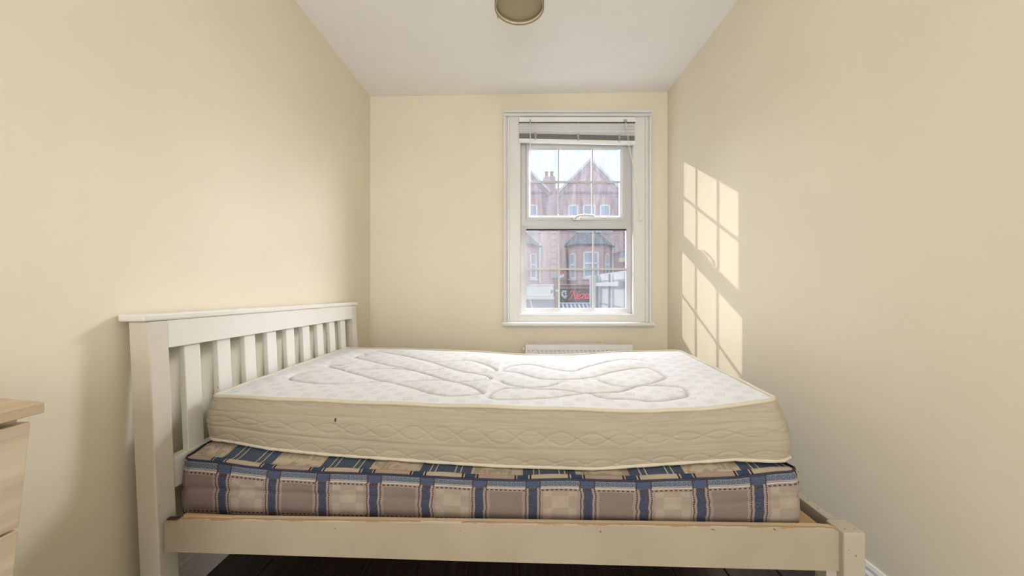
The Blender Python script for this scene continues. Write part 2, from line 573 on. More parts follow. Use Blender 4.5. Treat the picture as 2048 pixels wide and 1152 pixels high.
# ------------------------------------------------------------------ venetian blind pulled up to the window head
BY = 2.850
vb = empty('venetian_blind', (0.45, BY, 2.36), label='white venetian blind drawn up to the top of the window', cat='blind')
bx0, bx1 = wx(1038, BY), wx(1270, BY)
def sag(x): return -0.019 * (x - bx0) / (bx1 - bx0)
hr0, hr1 = wz(245, BY), wz(235.5, BY)
MB().box(bx0, bx1, BY - 0.012, BY + 0.03, hr0, hr1).build('headrail', M_BLIND, vb, bevel=0.0015)
MB().box(bx0, bx1, BY - 0.004, BY + 0.026, hr0 - 0.006, hr0).build('headrail_gap', M_DARKGAP, vb)


def slat(zc, tilt, mat, width=0.025, k=1.0):
    """a curved thin slat; its right end hangs lower by k times the sag"""
    us = np.linspace(-1, 1, 7)
    P = []
    for x in (bx0 + 0.002, bx1 - 0.002):
        row = []
        for u in us:
            a = u * width / 2; c = 0.0028 * (1 - u * u)
            row.append((x, BY + 0.006 + a * math.cos(tilt) - c * math.sin(tilt), zc + k * sag(x) + a * math.sin(tilt) + c * math.cos(tilt)))
        P.append(row)
    top = np.array(P); bot = top.copy(); bot[:, :, 2] -= 0.0009
    mb = MB(); mb.grid(top); mb.grid(bot[:, ::-1])
    n = 7
    for (i, j) in ((0, 0),):
        pass
    mb.f += [(0, 2 * n + n - 1, 2 * n + 2 * n - 1, n), (n - 1, 2 * n - 1, 2 * n + n, 2 * n)]
    return mb.build('slat', mat, vb, smooth=True)


zs = [wz(y, BY) for y in (248.5, 253.5, 258.5, 263.5)]
for i, z_ in enumerate(zs): slat(z_, -0.55, M_BLIND, k=0.1 + 0.28 * i)
zst = np.linspace(wz(267.5, BY), wz(277.5, BY), 12)
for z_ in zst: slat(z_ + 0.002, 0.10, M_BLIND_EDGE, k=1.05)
zb1, zb0 = wz(277.5, BY), wz(284.5, BY)
MB().hexa([(bx0, BY - .010, zb0), (bx1, BY - .010, zb0 - .019), (bx1, BY + .020, zb0 - .019), (bx0, BY + .020, zb0)],
          [(bx0, BY - .010, zb1), (bx1, BY - .010, zb1 - .019), (bx1, BY + .020, zb1 - .019), (bx0, BY + .020, zb1)]).build('bottom_rail', M_BLIND, vb, bevel=0.003)
# ladder cords bunched at three places
for px in (1071, 1156, 1238):
    x = wx(px, BY)
    MB().tube([(x + 0.0015 * math.sin(i * 1.9), BY - 0.011, hr0 - 0.002 - i * 0.0135) for i in range(7)], 0.0008, 6).build('ladder_cord', M_CORD, vb)
    pts = []
    zt0, zt1 = wz(266, BY) + sag(x), wz(281, BY) + sag(x)
    for i in range(26):
        t = i / 25
        pts.append((x + 0.014 * math.sin(i * 2.3) * (1 - 0.4 * t), BY - 0.014 - 0.004 * math.cos(i * 1.7), zt0 + (zt1 - zt0) * t))
    MB().tube(pts, 0.0019, 6).build('bunched_cord', M_CORD, vb, smooth=True)
# tilt wand on the left
wand = MB().tube([(wx(1060.5, BY), BY - 0.016, wz(244, BY)), (wx(1060.5, BY), BY - 0.018, wz(300, BY)), (wx(1061, BY), BY - 0.02, wz(437, BY))], 0.0034, 6)
wand.build('tilt_wand', M_BLIND, vb, smooth=True)
MB().box(wx(1059, BY), wx(1062, BY), BY - 0.02, BY - 0.01, wz(246, BY), wz(241, BY)).build('wand_hook', M_METAL, vb)
MB().box(wx(1246, BY), wx(1253, BY), BY - 0.018, BY - 0.01, wz(245, BY), wz(240.5, BY)).build('cord_lock', M_METAL, vb)
# pull cord with its tassel on the right
cp = [(1250, 244), (1253, 262), (1256, 287), (1262, 313), (1268, 335), (1275, 385), (1280, 432)]
MB().tube([(wx(a, BY - .02), BY - 0.02, wz(b, BY - .02)) for a, b in cp], 0.0017, 6).build('pull_cord', M_CORD, vb, smooth=True)
cp = [(1252, 244), (1255, 262), (1259, 290), (1264, 318), (1270, 345), (1276, 390), (1280.5, 432)]
MB().tube([(wx(a, BY - .02), BY - 0.024, wz(b, BY - .02)) for a, b in cp], 0.0014, 6).build('pull_cord', M_CORD, vb, smooth=True)
tx, tz = wx(1280.3, BY - .02), wz(434, BY - .02)
MB().lathe([(0.0005, tz + 0.012), (0.005, tz + 0.006), (0.0075, tz - 0.020), (0.006, tz - 0.026), (0.0005, tz - 0.027)], tx, BY - 0.021, 14).build('tassel', M_CORD, vb, smooth=True)

# ------------------------------------------------------------------ radiator under the window
RY0, RY1 = 2.745, 2.825
rx0, rx1 = wx(1050.5, RY0), wx(1266, RY0)
rzt, rzb = wz(691, RY0), 0.17
rad = empty('radiator', ((rx0 + rx1) / 2, RY0 + 0.04, rzb), label='white panel radiator with a top grille under the window', cat='radiator')
# fluted front panel: pressed channels below a flat band
nf = 24
pitch = (rx1 - rx0 - 0.024) / nf
zf = wz(701, RY0)
pb = MB()
prof = []
x = rx0 + 0.012
P = []
cols = [rx0 + 0.004]
offs = [0.004]
for i in range(nf):
    a = rx0 + 0.012 + i * pitch
    for t, o_ in ((0.10, 0), (0.22, 1), (0.62, 1), (0.74, 0)):
        cols.append(a + t * pitch); offs.append(o_)
cols.append(rx1 - 0.004); offs.append(0.004)
rows = [(rzt, 0), (zf + 0.004, 0), (zf - 0.006, 1), (rzb + 0.04, 1), (rzb + 0.03, 0), (rzb, 0)]
for xx, o_ in zip(cols, offs):
    P.append([(xx, RY0 + (0.010 * o_ * f if o_ in (0, 1) else 0.0), zz) for zz, f in rows])
pb.grid(np.array(P))
pb.box(rx0 + 0.004, rx1 - 0.004, RY0 + 0.012, RY0 + 0.018, rzb, rzt)
pb.build('front_panel', M_RAD, rad, fix=False)
MB().box(rx0 + .004, rx1 - .004, RY1 - 0.012, RY1, rzb, rzt).build('back_panel', M_RAD, rad, bevel=0.002)
for xa, xb in ((rx0, rx0 + 0.006), (rx1 - 0.006, rx1)):
    MB().box(xa, xb, RY0 - 0.002, RY1, rzb, rzt + 0.006).build('side_cover', M_RAD, rad, bevel=0.002)
gm = MB()
gz0, gz1 = rzt, rzt + 0.006
gm.box(rx0 + .006, rx1 - .006, RY0, RY0 + .012, gz0, gz1).box(rx0 + .006, rx1 - .006, RY1 - .014, RY1, gz0, gz1)
nb = 64
for i in range(nb):
    a = rx0 + 0.014 + (rx1 - rx0 - 0.028) * i / (nb - 1)
    gm.box(a - 0.0035, a + 0.0035, RY0 + .012, RY1 - .014, gz0, gz1)
gm.build('top_grille', M_RAD, rad)
fins = MB()
for i in range(40):
    a = rx0 + 0.02 + (rx1 - rx0 - 0.04) * i / 39
    fins.box(a - 0.0008, a + 0.0008, RY0 + .019, RY1 - .013, rzb + .02, rzt - .02)
fins.build('convector_fins', M_DARKGAP, rad)
vx_ = wx(1048.5, RY0 + .03)
MB().lathe([(0.001, rzt - 0.046), (0.009, rzt - 0.043), (0.010, rzt - 0.024), (0.007, rzt - 0.018), (0.001, rzt - 0.016)], rx0 - 0.011, RY0 + 0.03, 14).build('bleed_valve', M_RAD, rad, smooth=True)
pv = MB().tube([(rx0 - 0.03, RY0 + .04, 0.001), (rx0 - 0.03, RY0 + .04, rzb + 0.03)], 0.0075, 10)
pv.build('pipe', M_RAD, rad, smooth=True)
MB().tube([(rx0 - 0.03, RY0 + .04, rzb + 0.03), (rx0 + 0.004, RY0 + .04, rzb + 0.03)], 0.0075, 10).build('pipe', M_RAD, rad, smooth=True)

# ------------------------------------------------------------------ ceiling lamp
LX, LY, LR, LZ = 0.004, 1.60, 0.107, 2.252
LC = ceil_z(LX)
lamp = empty('ceiling_lamp', (LX, LY, LC), label='tan drum shade lamp hanging from the white ceiling', cat='lamp')


def shade_mat():
    M = Mat('tan_lampshade_fabric', 0.8, 0.2)
    c, (x, y, z) = M.coord()
    f = M.noise(M.vec(x * 400.0, y * 400.0, z * 60.0), 1.0, 2)
    M.color(M.mix(M.smooth(f, 0.3, 0.7), (0.30, 0.245, 0.145), (0.37, 0.31, 0.195)))
    return M.m


M_SHADE = shade_mat()
M_DIFF = paint('tan_lamp_diffuser', (0.40, 0.335, 0.215), 0.5, 0.04, 0.0)
M_RIM = paint('cream_lamp_rim', (0.80, 0.72, 0.58), 0.35, 0.02, 0.0)
MB().lathe([(LR, LZ), (LR, LZ + 0.19), (LR - 0.003, LZ + 0.19), (LR - 0.003, LZ + 0.003), (LR - 0.003, LZ)], LX, LY, 64, True).build('shade', M_SHADE, lamp, smooth=True)
MB().lathe([(LR - .0035, LZ + .004), (LR - .0035, LZ + .010), (LR - .0065, LZ + .010), (LR - .0065, LZ + .004)], LX, LY, 64, True).build('rim', M_RIM, lamp)
MB().lathe([(0.0005, LZ + 0.020), (LR - 0.005, LZ + 0.020), (LR - 0.005, LZ + 0.024), (0.0005, LZ + 0.024)], LX, LY, 64).build('diffuser', M_DIFF, lamp)
MB().lathe([(0.0005, LC - 0.025), (0.03, LC - 0.025), (0.045, LC - 0.012), (0.05, LC), (0.0005, LC)], LX, LY, 32).build('ceiling_rose', M_BLIND, lamp, smooth=True)
MB().tube([(LX, LY, LC - 0.02), (LX, LY, LZ + 0.19)], 0.004, 8).build('flex', M_BLIND, lamp)
sp = MB()
for i in range(3):
    a = 2 * math.pi * i / 3 + 0.4
    sp.tube([(LX, LY, LZ + 0.185), (LX + (LR - .002) * math.cos(a), LY + (LR - .002) * math.sin(a), LZ + 0.185)], 0.0018, 6)
sp.build('spider', M_METAL, lamp)
MB().box(LX - LR * .88 - 0.005, LX - LR * .88 + 0.003, LY + LR * .475 - .005, LY + LR * .475 + .005, LZ - 0.005, LZ + 0.008).build('clip', M_METAL, lamp)
# ------------------------------------------------------------------ bed frame (old, slightly racked and leaning)
bed = empty('bed_frame', (-0.1, 1.72, 0), label='worn white painted wooden bed frame with a slatted headboard', cat='bed')


def hb_pt(x, y, z):
    """headboard leans towards the wall and drops a little towards the window"""
    return (x - 0.045 * z, y, z - 0.0185 * (y - 1.07) * z / 0.97)


def hbox(x0, x1, y0, y1, z0, z1):
    mb = MB()
    c = [(x0, y0), (x1, y0), (x1, y1), (x0, y1)]
    return mb.hexa([hb_pt(a, b, z0) for a, b in c], [hb_pt(a, b, z1) for a, b in c])


HX0, HX1 = -1.086, -1.028
for y0, y1 in ((1.07, 1.13), (2.38, 2.44)):
    hbox(HX0, HX1, y0, y1, 0, 0.946).build('headboard_post', M_BEDPOST, bed, bevel=0.003)
hbox(HX0 - 0.016, HX1 + 0.004, 1.055, 2.462, 0.947, 0.969).build('headboard_cap', M_BED, bed, bevel=0.006, bseg=3)
hbox(HX0 + 0.018, HX1 - 0.002, 1.13, 2.38, 0.862, 0.947).build('top_rail', M_BED, bed, bevel=0.002)
hbox(HX0 + 0.018, HX1 - 0.008, 1.13, 2.38, 0.43, 0.522).build('lower_rail', M_BED, bed, bevel=0.002)
for i in range(9):
    y0 = 1.196 + i * 0.1312
    hbox(HX1 - 0.034, HX1 - 0.014, y0, y0 + 0.060, 0.515, 0.868).build('headboard_slat', M_BED, bed, bevel=0.002)


def rail_paint():
    """white paint, worn through to the pine along the top edge"""
    M = Mat('chipped_white_bed_paint', 0.45, 0.4)
    c, (x, y, z) = M.coord()
    f = M.smooth(M.noise(c, 3.0, 4), 0.35, 0.7)
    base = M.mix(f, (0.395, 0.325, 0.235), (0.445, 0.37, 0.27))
    u, (ux, uy) = M.uv()
    n = M.noise(M.vec(ux * 9.0, uy * 60.0, 0.0), 1.0, 5, 0.7)
    n2 = M.noise(M.vec(ux * 2.2, 0.0, 3.0), 1.0, 2)
    # uy is the height above the top arris (metres): bare wood on a ragged strip round it
    lim = M.smooth(n, 0.35, 0.75, 0.000, 0.006)
    strip = ((uy * -1.0).lt(lim) * n2.gt(0.42) * uy.lt(0.004)).mx(uy.gt(0.004) * n.gt(0.70) * n2.gt(0.45))
    chips = M.smooth(M.noise(M.vec(ux * 42.0, uy * 70.0, 7.0), 1.0, 2), 0.735, 0.75) * uy.gt(-0.05)
    base = M.mix(uy.gt(0.004), base, (0.56, 0.45, 0.30))
    col = M.mix(strip, base, (0.30, 0.185, 0.095))
    M.color(M.mix(chips, col, (0.10, 0.055, 0.03)))
    M.bump(M.noise(c, 40.0, 4), 0.08, 0.002)
    return M.m


M_RAIL = rail_paint()
# front rail: its left end is notched where the top edge has broken away
RL = np.array((-1.030, 1.076)); RR = np.array((0.857, 0.986))
rd = (RR - RL) / np.linalg.norm(RR - RL); rn = np.array((-rd[1], rd[0])); RLn = float(np.linalg.norm(RR - RL))
top_prof = [(0.0, 0.366), (0.030, 0.367), (0.045, 0.372), (0.075, 0.3765), (0.6, 0.385), (1.2, 0.3945), (1.84, 0.405), (1.872, 0.4035), (RLn, 0.396)]
bot_prof = [(0.0, 0.277), (0.9, 0.281), (RLn, 0.290)]
zt_r = interp(*zip(*top_prof)); zb_r = interp(*zip(*bot_prof))
ts = sorted(set([p[0] for p in top_prof] + list(np.linspace(0.08, RLn - 0.05, 40))))
rail = MB(); uvs = []
TH = 0.018
for t in ts:
    for off, zz in ((0.0, zb_r(t)), (0.0, zt_r(t) - 0.004), (0.004, float(zt_r(t))), (TH, float(zt_r(t))), (TH, zb_r(t))):
        p = RL + rd * t + rn * off
        rail.v.append((float(p[0]), float(p[1]), float(zz)))
        uvs.append((t, float(zz - zt_r(t)) if off < 0.003 else (0.0015 if off < 0.01 else 0.03)))
n = len(ts)
for i in range(n - 1):
    for k_ in range(5):
        a, b = i * 5 + k_, i * 5 + (k_ + 1) % 5
        rail.f.append((a, b, b + 5, a + 5))
rail.f += [(4, 3, 2, 1, 0), tuple((n - 1) * 5 + q for q in range(5))]
rail.uv = uvs
ro = rail.build('side_rail', M_RAIL, bed)
# broken pine edge standing behind the notch
bp = MB()
for t0, t1, za, zb2 in ((0.052, 0.20, 0.3725, 0.3845), ):
    a = RL + rd * t0 + rn * 0.005; b = RL + rd * t1 + rn * 0.005
    c = RL + rd * t1 + rn * 0.0175; d = RL + rd * t0 + rn * 0.0175
    bp.hexa([(*a, za - 0.01), (*b, za - 0.006), (*c, za - 0.006), (*d, za - 0.01)], [(*a, zb2), (*b, 0.3800), (*c, 0.3800), (*d, zb2 - 0.002)])
bp.build('splintered_edge', M_PINE, bed, bevel=0.002)['label'] = 'bare splintered pine on the rail end'
hw = MB().box(-1.027, -0.993, 1.079, 1.092, 0.366, 0.3715)  # dark strip put in for the shaded gap at the notch
hw.build('notch_gap_shade', paint('dark_brown_gap', (0.055, 0.032, 0.02), 0.8, 0.1, 0.0), bed, bevel=0.002)

# window-side rail, foot rail, foot posts
MB().box(-1.045, 0.86, 2.395, 2.423, 0.285, 0.385).build('side_rail', M_BED, bed, bevel=0.003)
MB().hexa([(0.872, 1.03, 0.29), (0.898, 1.03, 0.29), (0.898, 2.36, 0.29), (0.872, 2.36, 0.29)],
          [(0.872, 1.03, 0.394), (0.898, 1.03, 0.394), (0.898, 2.36, 0.388), (0.872, 2.36, 0.388)]).build('foot_rail', M_BEDTAN, bed, bevel=0.003)
for y0 in (0.970, 2.365):
    MB().box(0.854, 0.912, y0, y0 + 0.060, 0, 0.402).build('foot_post', M_BEDTAN, bed, bevel=0.005, bseg=3)
MB().box(0.826, 0.854, 0.992, 1.032, 0, 0.289).build('corner_block', M_BEDTAN, bed, bevel=0.002)
# bed base: ledges and pine slats
MB().hexa([(-1.02, 1.105, 0.285), (0.85, 1.02, 0.300), (0.85, 1.045, 0.300), (-1.02, 1.13, 0.285)],
          [(-1.02, 1.105, 0.327), (0.85, 1.02, 0.362), (0.85, 1.045, 0.362), (-1.02, 1.13, 0.327)]).build('slat_ledge', M_PINE, bed)
MB().hexa([(-1.02, 2.37, 0.285), (0.85, 2.37, 0.300), (0.85, 2.394, 0.300), (-1.02, 2.394, 0.285)],
          [(-1.02, 2.37, 0.327), (0.85, 2.37, 0.362), (0.85, 2.394, 0.362), (-1.02, 2.394, 0.327)]).build('slat_ledge', M_PINE, bed)
for i in range(14):
    x0 = -0.985 + i * 0.136
    zb0 = 0.3280 + (x0 + 1.02) / 1.87 * 0.035
    y0 = 1.108 - (x0 + 1.02) / 1.87 * 0.085
    MB().box(x0, x0 + 0.066, y0, 2.392, zb0, zb0 + 0.014).build('bed_slat', M_BEDSLAT, bed)


# ------------------------------------------------------------------ mattresses
class Pad:
    """a soft slab on a four-cornered footprint; u runs headboard->foot, v viewer->window"""
    def __init__(s, FL, FR, BR, BL, r, zt, zb):
        s.c = [np.array(q, float) for q in (FL, FR, BR, BL)]
        s.L = float(np.linalg.norm(s.c[1] - s.c[0])); s.W = float(np.linalg.norm(s.c[3] - s.c[0]))
        s.ru, s.rv = r / s.L, r / s.W
        s.zt, s.zb = zt, zb
    def xy(s, u, v):
        u = np.asarray(u)[..., None]; v = np.asarray(v)[..., None]
        return (s.c[0] * (1 - u) + s.c[1] * u) * (1 - v) + (s.c[3] * (1 - u) + s.c[2] * u) * v
    def perim(s, n_long, n_short, n_arc=8):
        q = []
        ru, rv = s.ru, s.rv
        def arc(cu, cv, a0):
            for a in np.linspace(a0, a0 + math.pi / 2, n_arc + 1)[1:-1]:
                q.append((cu + ru * math.cos(a), cv + rv * math.sin(a)))
        for t in np.linspace(ru, 1 - ru, n_long): q.append((t, 0))
        arc(1 - ru, rv, -math.pi / 2)
        for t in np.linspace(rv, 1 - rv, n_short): q.append((1, t))
        arc(1 - ru, 1 - rv, 0)
        for t in np.linspace(1 - ru, ru, n_long): q.append((t, 1))
        arc(ru, 1 - rv, math.pi / 2)
        for t in np.linspace(1 - rv, rv, n_short): q.append((0, t))
        arc(ru, rv, math.pi)
        uv = np.array(q); P = s.xy(uv[:, 0], uv[:, 1])
        T = np.roll(P, -1, 0) - np.roll(P, 1, 0)
        N = np.stack([T[:, 1], -T[:, 0]], 1); N /= np.linalg.norm(N, axis=1)[:, None]
        seg = np.linalg.norm(P - np.roll(P, 1, 0), axis=1); seg[0] = 0
        return uv, P, N, np.cumsum(seg)
    def square(s, nu, nv):
        """grid over the footprint with its corners rounded"""
        u, v = np.meshgrid(np.linspace(0, 1, nu), np.linspace(0, 1, nv), indexing='ij')
        U, V = u.copy(), v.copy()
        a = np.clip((np.abs(u - .5) - (.5 - s.ru)) / s.ru, 0, 1); b = np.clip((np.abs(v - .5) - (.5 - s.rv)) / s.rv, 0, 1)
        m = (a > 0) & (b > 0)
        a2, b2 = a * np.sqrt(1 - b * b / 2), b * np.sqrt(1 - a * a / 2)
        U[m] = (.5 + np.sign(u - .5) * ((.5 - s.ru) + s.ru * a2))[m]
        V[m] = (.5 + np.sign(v - .5) * ((.5 - s.rv) + s.rv * b2))[m]
        return U, V


def fbm(x, y, seed):
    rs = np.random.RandomState(seed); o = np.zeros_like(x)
    for k_ in range(10):
        fx_, fy_ = rs.uniform(4, 26, 2) * rs.choice((-1, 1), 2); o += np.sin(fx_ * x + fy_ * y + rs.uniform(0, 6.3)) / (1 + 0.06 * (abs(fx_) + abs(fy_)))
    return o / 4


# --- upper mattress
ft = interp([0, .03, .12, .25, .42, .6, .80, .88, .94, 1], [.683, .685, .682, .678, .674, .673, .672, .684, .698, .716])
bt = interp([0, .2, .4, .55, .7, .82, 1], [.672, .670, .662, .646, .650, .672, .684])
fb = interp([0, .03, .12, .23, .42, .54, .70, .85, 1], [.545, .540, .517, .505, .494, .489, .491, .520, .548])
UP = Pad((-1.028, 1.240), (0.768, 1.100), (0.915, 2.100), (-1.056, 2.270), 0.035,
         lambda u, v: ft(u) * (1 - v) + bt(u) * v - 0.014 * np.sin(np.pi * np.clip(v, 0, 1)) * np.sin(np.pi * np.clip(u, 0, 1)),
         lambda u, v: fb(u) * (1 - v) + (0.505 + 0.01 * u) * v)
QUILT = [
    [(-0.561,1.498),(-0.681,1.448),(-0.782,1.44),(-0.885,1.472),(-0.932,1.507),(-0.953,1.57),(-0.938,1.639),(-0.885,1.693),(-0.824,1.71)],
    [(-0.858,1.781),(-0.902,1.785),(-0.908,1.761),(-0.849,1.719),(-0.762,1.66),(-0.651,1.58),(-0.558,1.512),(-0.506,1.489),(-0.424,1.432),(-0.32,1.343),(-0.275,1.316),(-0.216,1.307),(-0.161,1.323),(-0.133,1.343)],
    [(-0.841,2.053),(-0.872,2.086),(-0.887,2.037),(-0.878,1.99),(-0.757,1.903),(-0.646,1.823),(-0.532,1.761),(-0.393,1.65),(-0.304,1.561),(-0.228,1.507),(-0.162,1.432),(-0.13,1.357)],
    [(-0.506,1.489),(-0.429,1.524),(-0.37,1.551),(-0.303,1.557)],
    [(-0.838,2.137),(-0.795,2.155),(-0.678,2.086),(-0.559,2.005),(-0.46,1.931),(-0.355,1.823),(-0.263,1.738),(-0.219,1.715),(-0.162,1.738)],
    [(-0.784,1.688),(-0.687,1.726),(-0.569,1.749),(-0.481,1.726),(-0.379,1.761)],
    [(-0.46,1.931),(-0.379,1.945),(-0.271,1.981),(-0.178,1.917),(-0.117,1.823),(-0.106,1.773)],
    [(-0.254,1.537),(-0.198,1.551),(-0.144,1.599)],
    [(-0.219,1.715),(-0.146,1.671),(-0.123,1.629),(-0.126,1.599)],
    [(-0.105,1.303),(-0.098,1.359),(-0.064,1.43),(-0.007,1.445),(0.05,1.436),(0.134,1.423),(0.198,1.398),(0.246,1.359),(0.321,1.359),(0.372,1.368),(0.437,1.419)],
    [(-0.105,1.303),(-0.082,1.272),(-0.031,1.265),(0.044,1.277),(0.122,1.294),(0.178,1.33),(0.246,1.359)],
    [(-0.073,1.571),(-0.038,1.509),(0.022,1.463),(0.091,1.463),(0.135,1.497),(0.162,1.533)],
    [(0.341,1.558),(0.375,1.485),(0.419,1.436),(0.458,1.432),(0.531,1.463),(0.6,1.521),(0.618,1.558),(0.619,1.667),(0.6,1.727),(0.54,1.733),(0.43,1.703),(0.313,1.624),(0.214,1.605),(0.113,1.611),(0.051,1.682),(-0.009,1.759),(-0.072,1.775),(-0.08,1.799),(-0.047,1.88),(0.028,1.93),(0.089,1.918),(0.138,1.862),(0.204,1.792),(0.264,1.766),(0.316,1.826),(0.446,1.918),(0.552,1.945),(0.621,1.918),(0.647,1.862)],
    [(0.266,1.339),(0.299,1.285),(0.345,1.268),(0.398,1.26),(0.433,1.232),(0.48,1.228),(0.55,1.244),(0.585,1.277),(0.607,1.349),(0.593,1.378),(0.551,1.409),(0.482,1.436)],
]


def quilt_dist(x, y):
    """distance from (x, y) to the nearest quilting seam"""
    d = np.full(x.shape, 9.0)
    for line in QUILT:
        p = np.array(line)
        # smooth the measured points with a Catmull-Rom curve
        e = np.vstack([2 * p[0] - p[1], p, 2 * p[-1] - p[-2]])
        c = []
        for i in range(1, len(e) - 2):
            for t in np.linspace(0, 1, 5)[:-1]:
                c.append(0.5 * (2 * e[i] + (e[i + 1] - e[i - 1]) * t + (2 * e[i - 1] - 5 * e[i] + 4 * e[i + 1] - e[i + 2]) * t ** 2 + (3 * e[i] - e[i - 1] - 3 * e[i + 1] + e[i + 2]) * t ** 3))
        c.append(p[-1]); c = np.array(c)
        for a, b in zip(c[:-1], c[1:]):
            ab = b - a; l2 = max(1e-9, float(ab @ ab))
            m = (x > min(a[0], b[0]) - .08) & (x < max(a[0], b[0]) + .08) & (y > min(a[1], b[1]) - .08) & (y < max(a[1], b[1]) + .08)
            if not m.any(): continue
            X_, Y_ = x[m] - a[0], y[m] - a[1]
            t = np.clip((X_ * ab[0] + Y_ * ab[1]) / l2, 0, 1)
            d[m] = np.minimum(d[m], np.hypot(X_ - t * ab[0], Y_ - t * ab[1]))
    return d


mat1 = empty('mattress', (-0.1, 1.68, 0.49), label='thick ivory mattress with a quilted white top, uppermost on the bed', cat='mattress')


def ticking_mat():
    """white damask ticking: faint woven motifs"""
    M = Mat('white_damask_ticking', 0.75, 0.2)
    u, (x, y) = M.uv()
    def motif(cx, cy, ox, oy, sx, sy, rot):
        p = ((x + ox) / cx).fract() - 0.5; q = ((y + oy) / cy).fract() - 0.5
        px_, qy_ = p * cx, q * cy
        a = (px_ + qy_ * rot) / sx; b = (qy_ - px_ * rot) / sy
        d = a.abs().mx(b.abs())
        return d.near(0.86, 0.16).mx(d.near(0.32, 0.20))
    m = motif(0.088, 0.092, 0.0, 0.0, 0.0165, 0.0165, 0.25).mx(motif(0.088, 0.092, 0.044, 0.046, 0.0165, 0.0165, -0.3))
    # short triple dashes between the squares
    p = ((x + 0.02) / 0.044).fract() - 0.5; q = ((y + 0.030) / 0.092).fract() - 0.5
    dash = p.abs().lt(0.22) * q.abs().lt(0.09) * ((x / 0.0062).fract()).lt(0.5)
    pat = m.mx(dash * 0.6)
    c, _ = M.coord()
    st = M.smooth(M.noise(c, 3.2, 4), 0.52, 0.78)
    grey = M.smooth(M.noise(c, 1.7, 2), 0.4, 0.65)
    base = M.mix(st * 0.55, (0.70, 0.695, 0.69), (0.62, 0.575, 0.50))
    tone = M.mix(grey, (0.53, 0.515, 0.50), (0.56, 0.495, 0.46))
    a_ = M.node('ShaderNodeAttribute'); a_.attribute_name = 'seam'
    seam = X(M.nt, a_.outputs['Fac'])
    M.color(M.mix(seam * 0.75, M.mix(pat * 0.5, base, tone), (0.34, 0.32, 0.30)))      # darker grey along the quilting seams
    h = M.noise(M.vec(x * 900.0, y * 900.0), 1.0, 2)
    M.bump(h * 0.5 + M.noise(c, 22.0, 4), 0.25, 0.004)
    return M.m


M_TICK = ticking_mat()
NU, NV = 420, 230
U, V = UP.square(NU, NV)
XY = UP.xy(U, V)
Z = UP.zt(U, V)
e = np.minimum(np.minimum(U, 1 - U) * UP.L, np.minimum(V, 1 - V) * UP.W)
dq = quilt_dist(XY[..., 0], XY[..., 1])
Z = Z - 0.010 * np.exp(-(dq / 0.0075) ** 2) + 0.010 * (1 - np.exp(-(dq / 0.040) ** 2)) * np.clip(e / 0.09, 0, 1) - 0.004
Z = Z + 0.0022 * fbm(XY[..., 0] * 1.4, XY[..., 1] * 1.4, 3) * np.clip(e / 0.05, 0, 1)
wr = np.exp(-((XY[..., 0] - 0.05) / 0.45) ** 2 - ((XY[..., 1] - 1.25) / 0.16) ** 2)
Z = Z + 0.0022 * wr * fbm(XY[..., 0] * 5, XY[..., 1] * 4, 9) * np.clip(e / 0.04, 0, 1)
Z = Z - 0.002 * (1 - np.clip(e / 0.022, 0, 1)) ** 2 + 0.002 * np.exp(-(e / 0.01) ** 2)
tp = MB().grid(np.dstack([XY, Z]))
tp.uv = np.stack([U.ravel() * UP.L, V.ravel() * UP.W], 1)
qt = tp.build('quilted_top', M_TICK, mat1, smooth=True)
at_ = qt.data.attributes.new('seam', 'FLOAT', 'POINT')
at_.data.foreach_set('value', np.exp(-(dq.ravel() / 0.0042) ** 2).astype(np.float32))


def border_mat():
    M = Mat('ivory_mattress_border', 0.7, 0.25)
    u, (x, y) = M.uv()
    c, _ = M.coord()
    n = M.noise(M.vec(x * 6.0, y * 160.0), 1.0, 4, 0.65)
    f = M.smooth(n, 0.3, 0.7)
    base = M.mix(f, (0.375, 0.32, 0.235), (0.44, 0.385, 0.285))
    st = M.smooth(M.noise(M.vec(x * 2.0, y * 9.0, 2.0), 1.0, 3), 0.5, 0.8)
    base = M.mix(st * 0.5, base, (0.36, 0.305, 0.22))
    # one small dark stain
    sx, sy = (x - 0.408) / 0.0035, (y - 0.118) / 0.0065
    spot = (sx * sx + sy * sy).lt(1.0)
    M.color(M.mix(spot, base, (0.05, 0.045, 0.035)))
    M.bump(n + M.noise(M.vec(x * 700.0, y * 700.0), 1.0, 2) * 0.5, 0.2, 0.002)
    return M.m


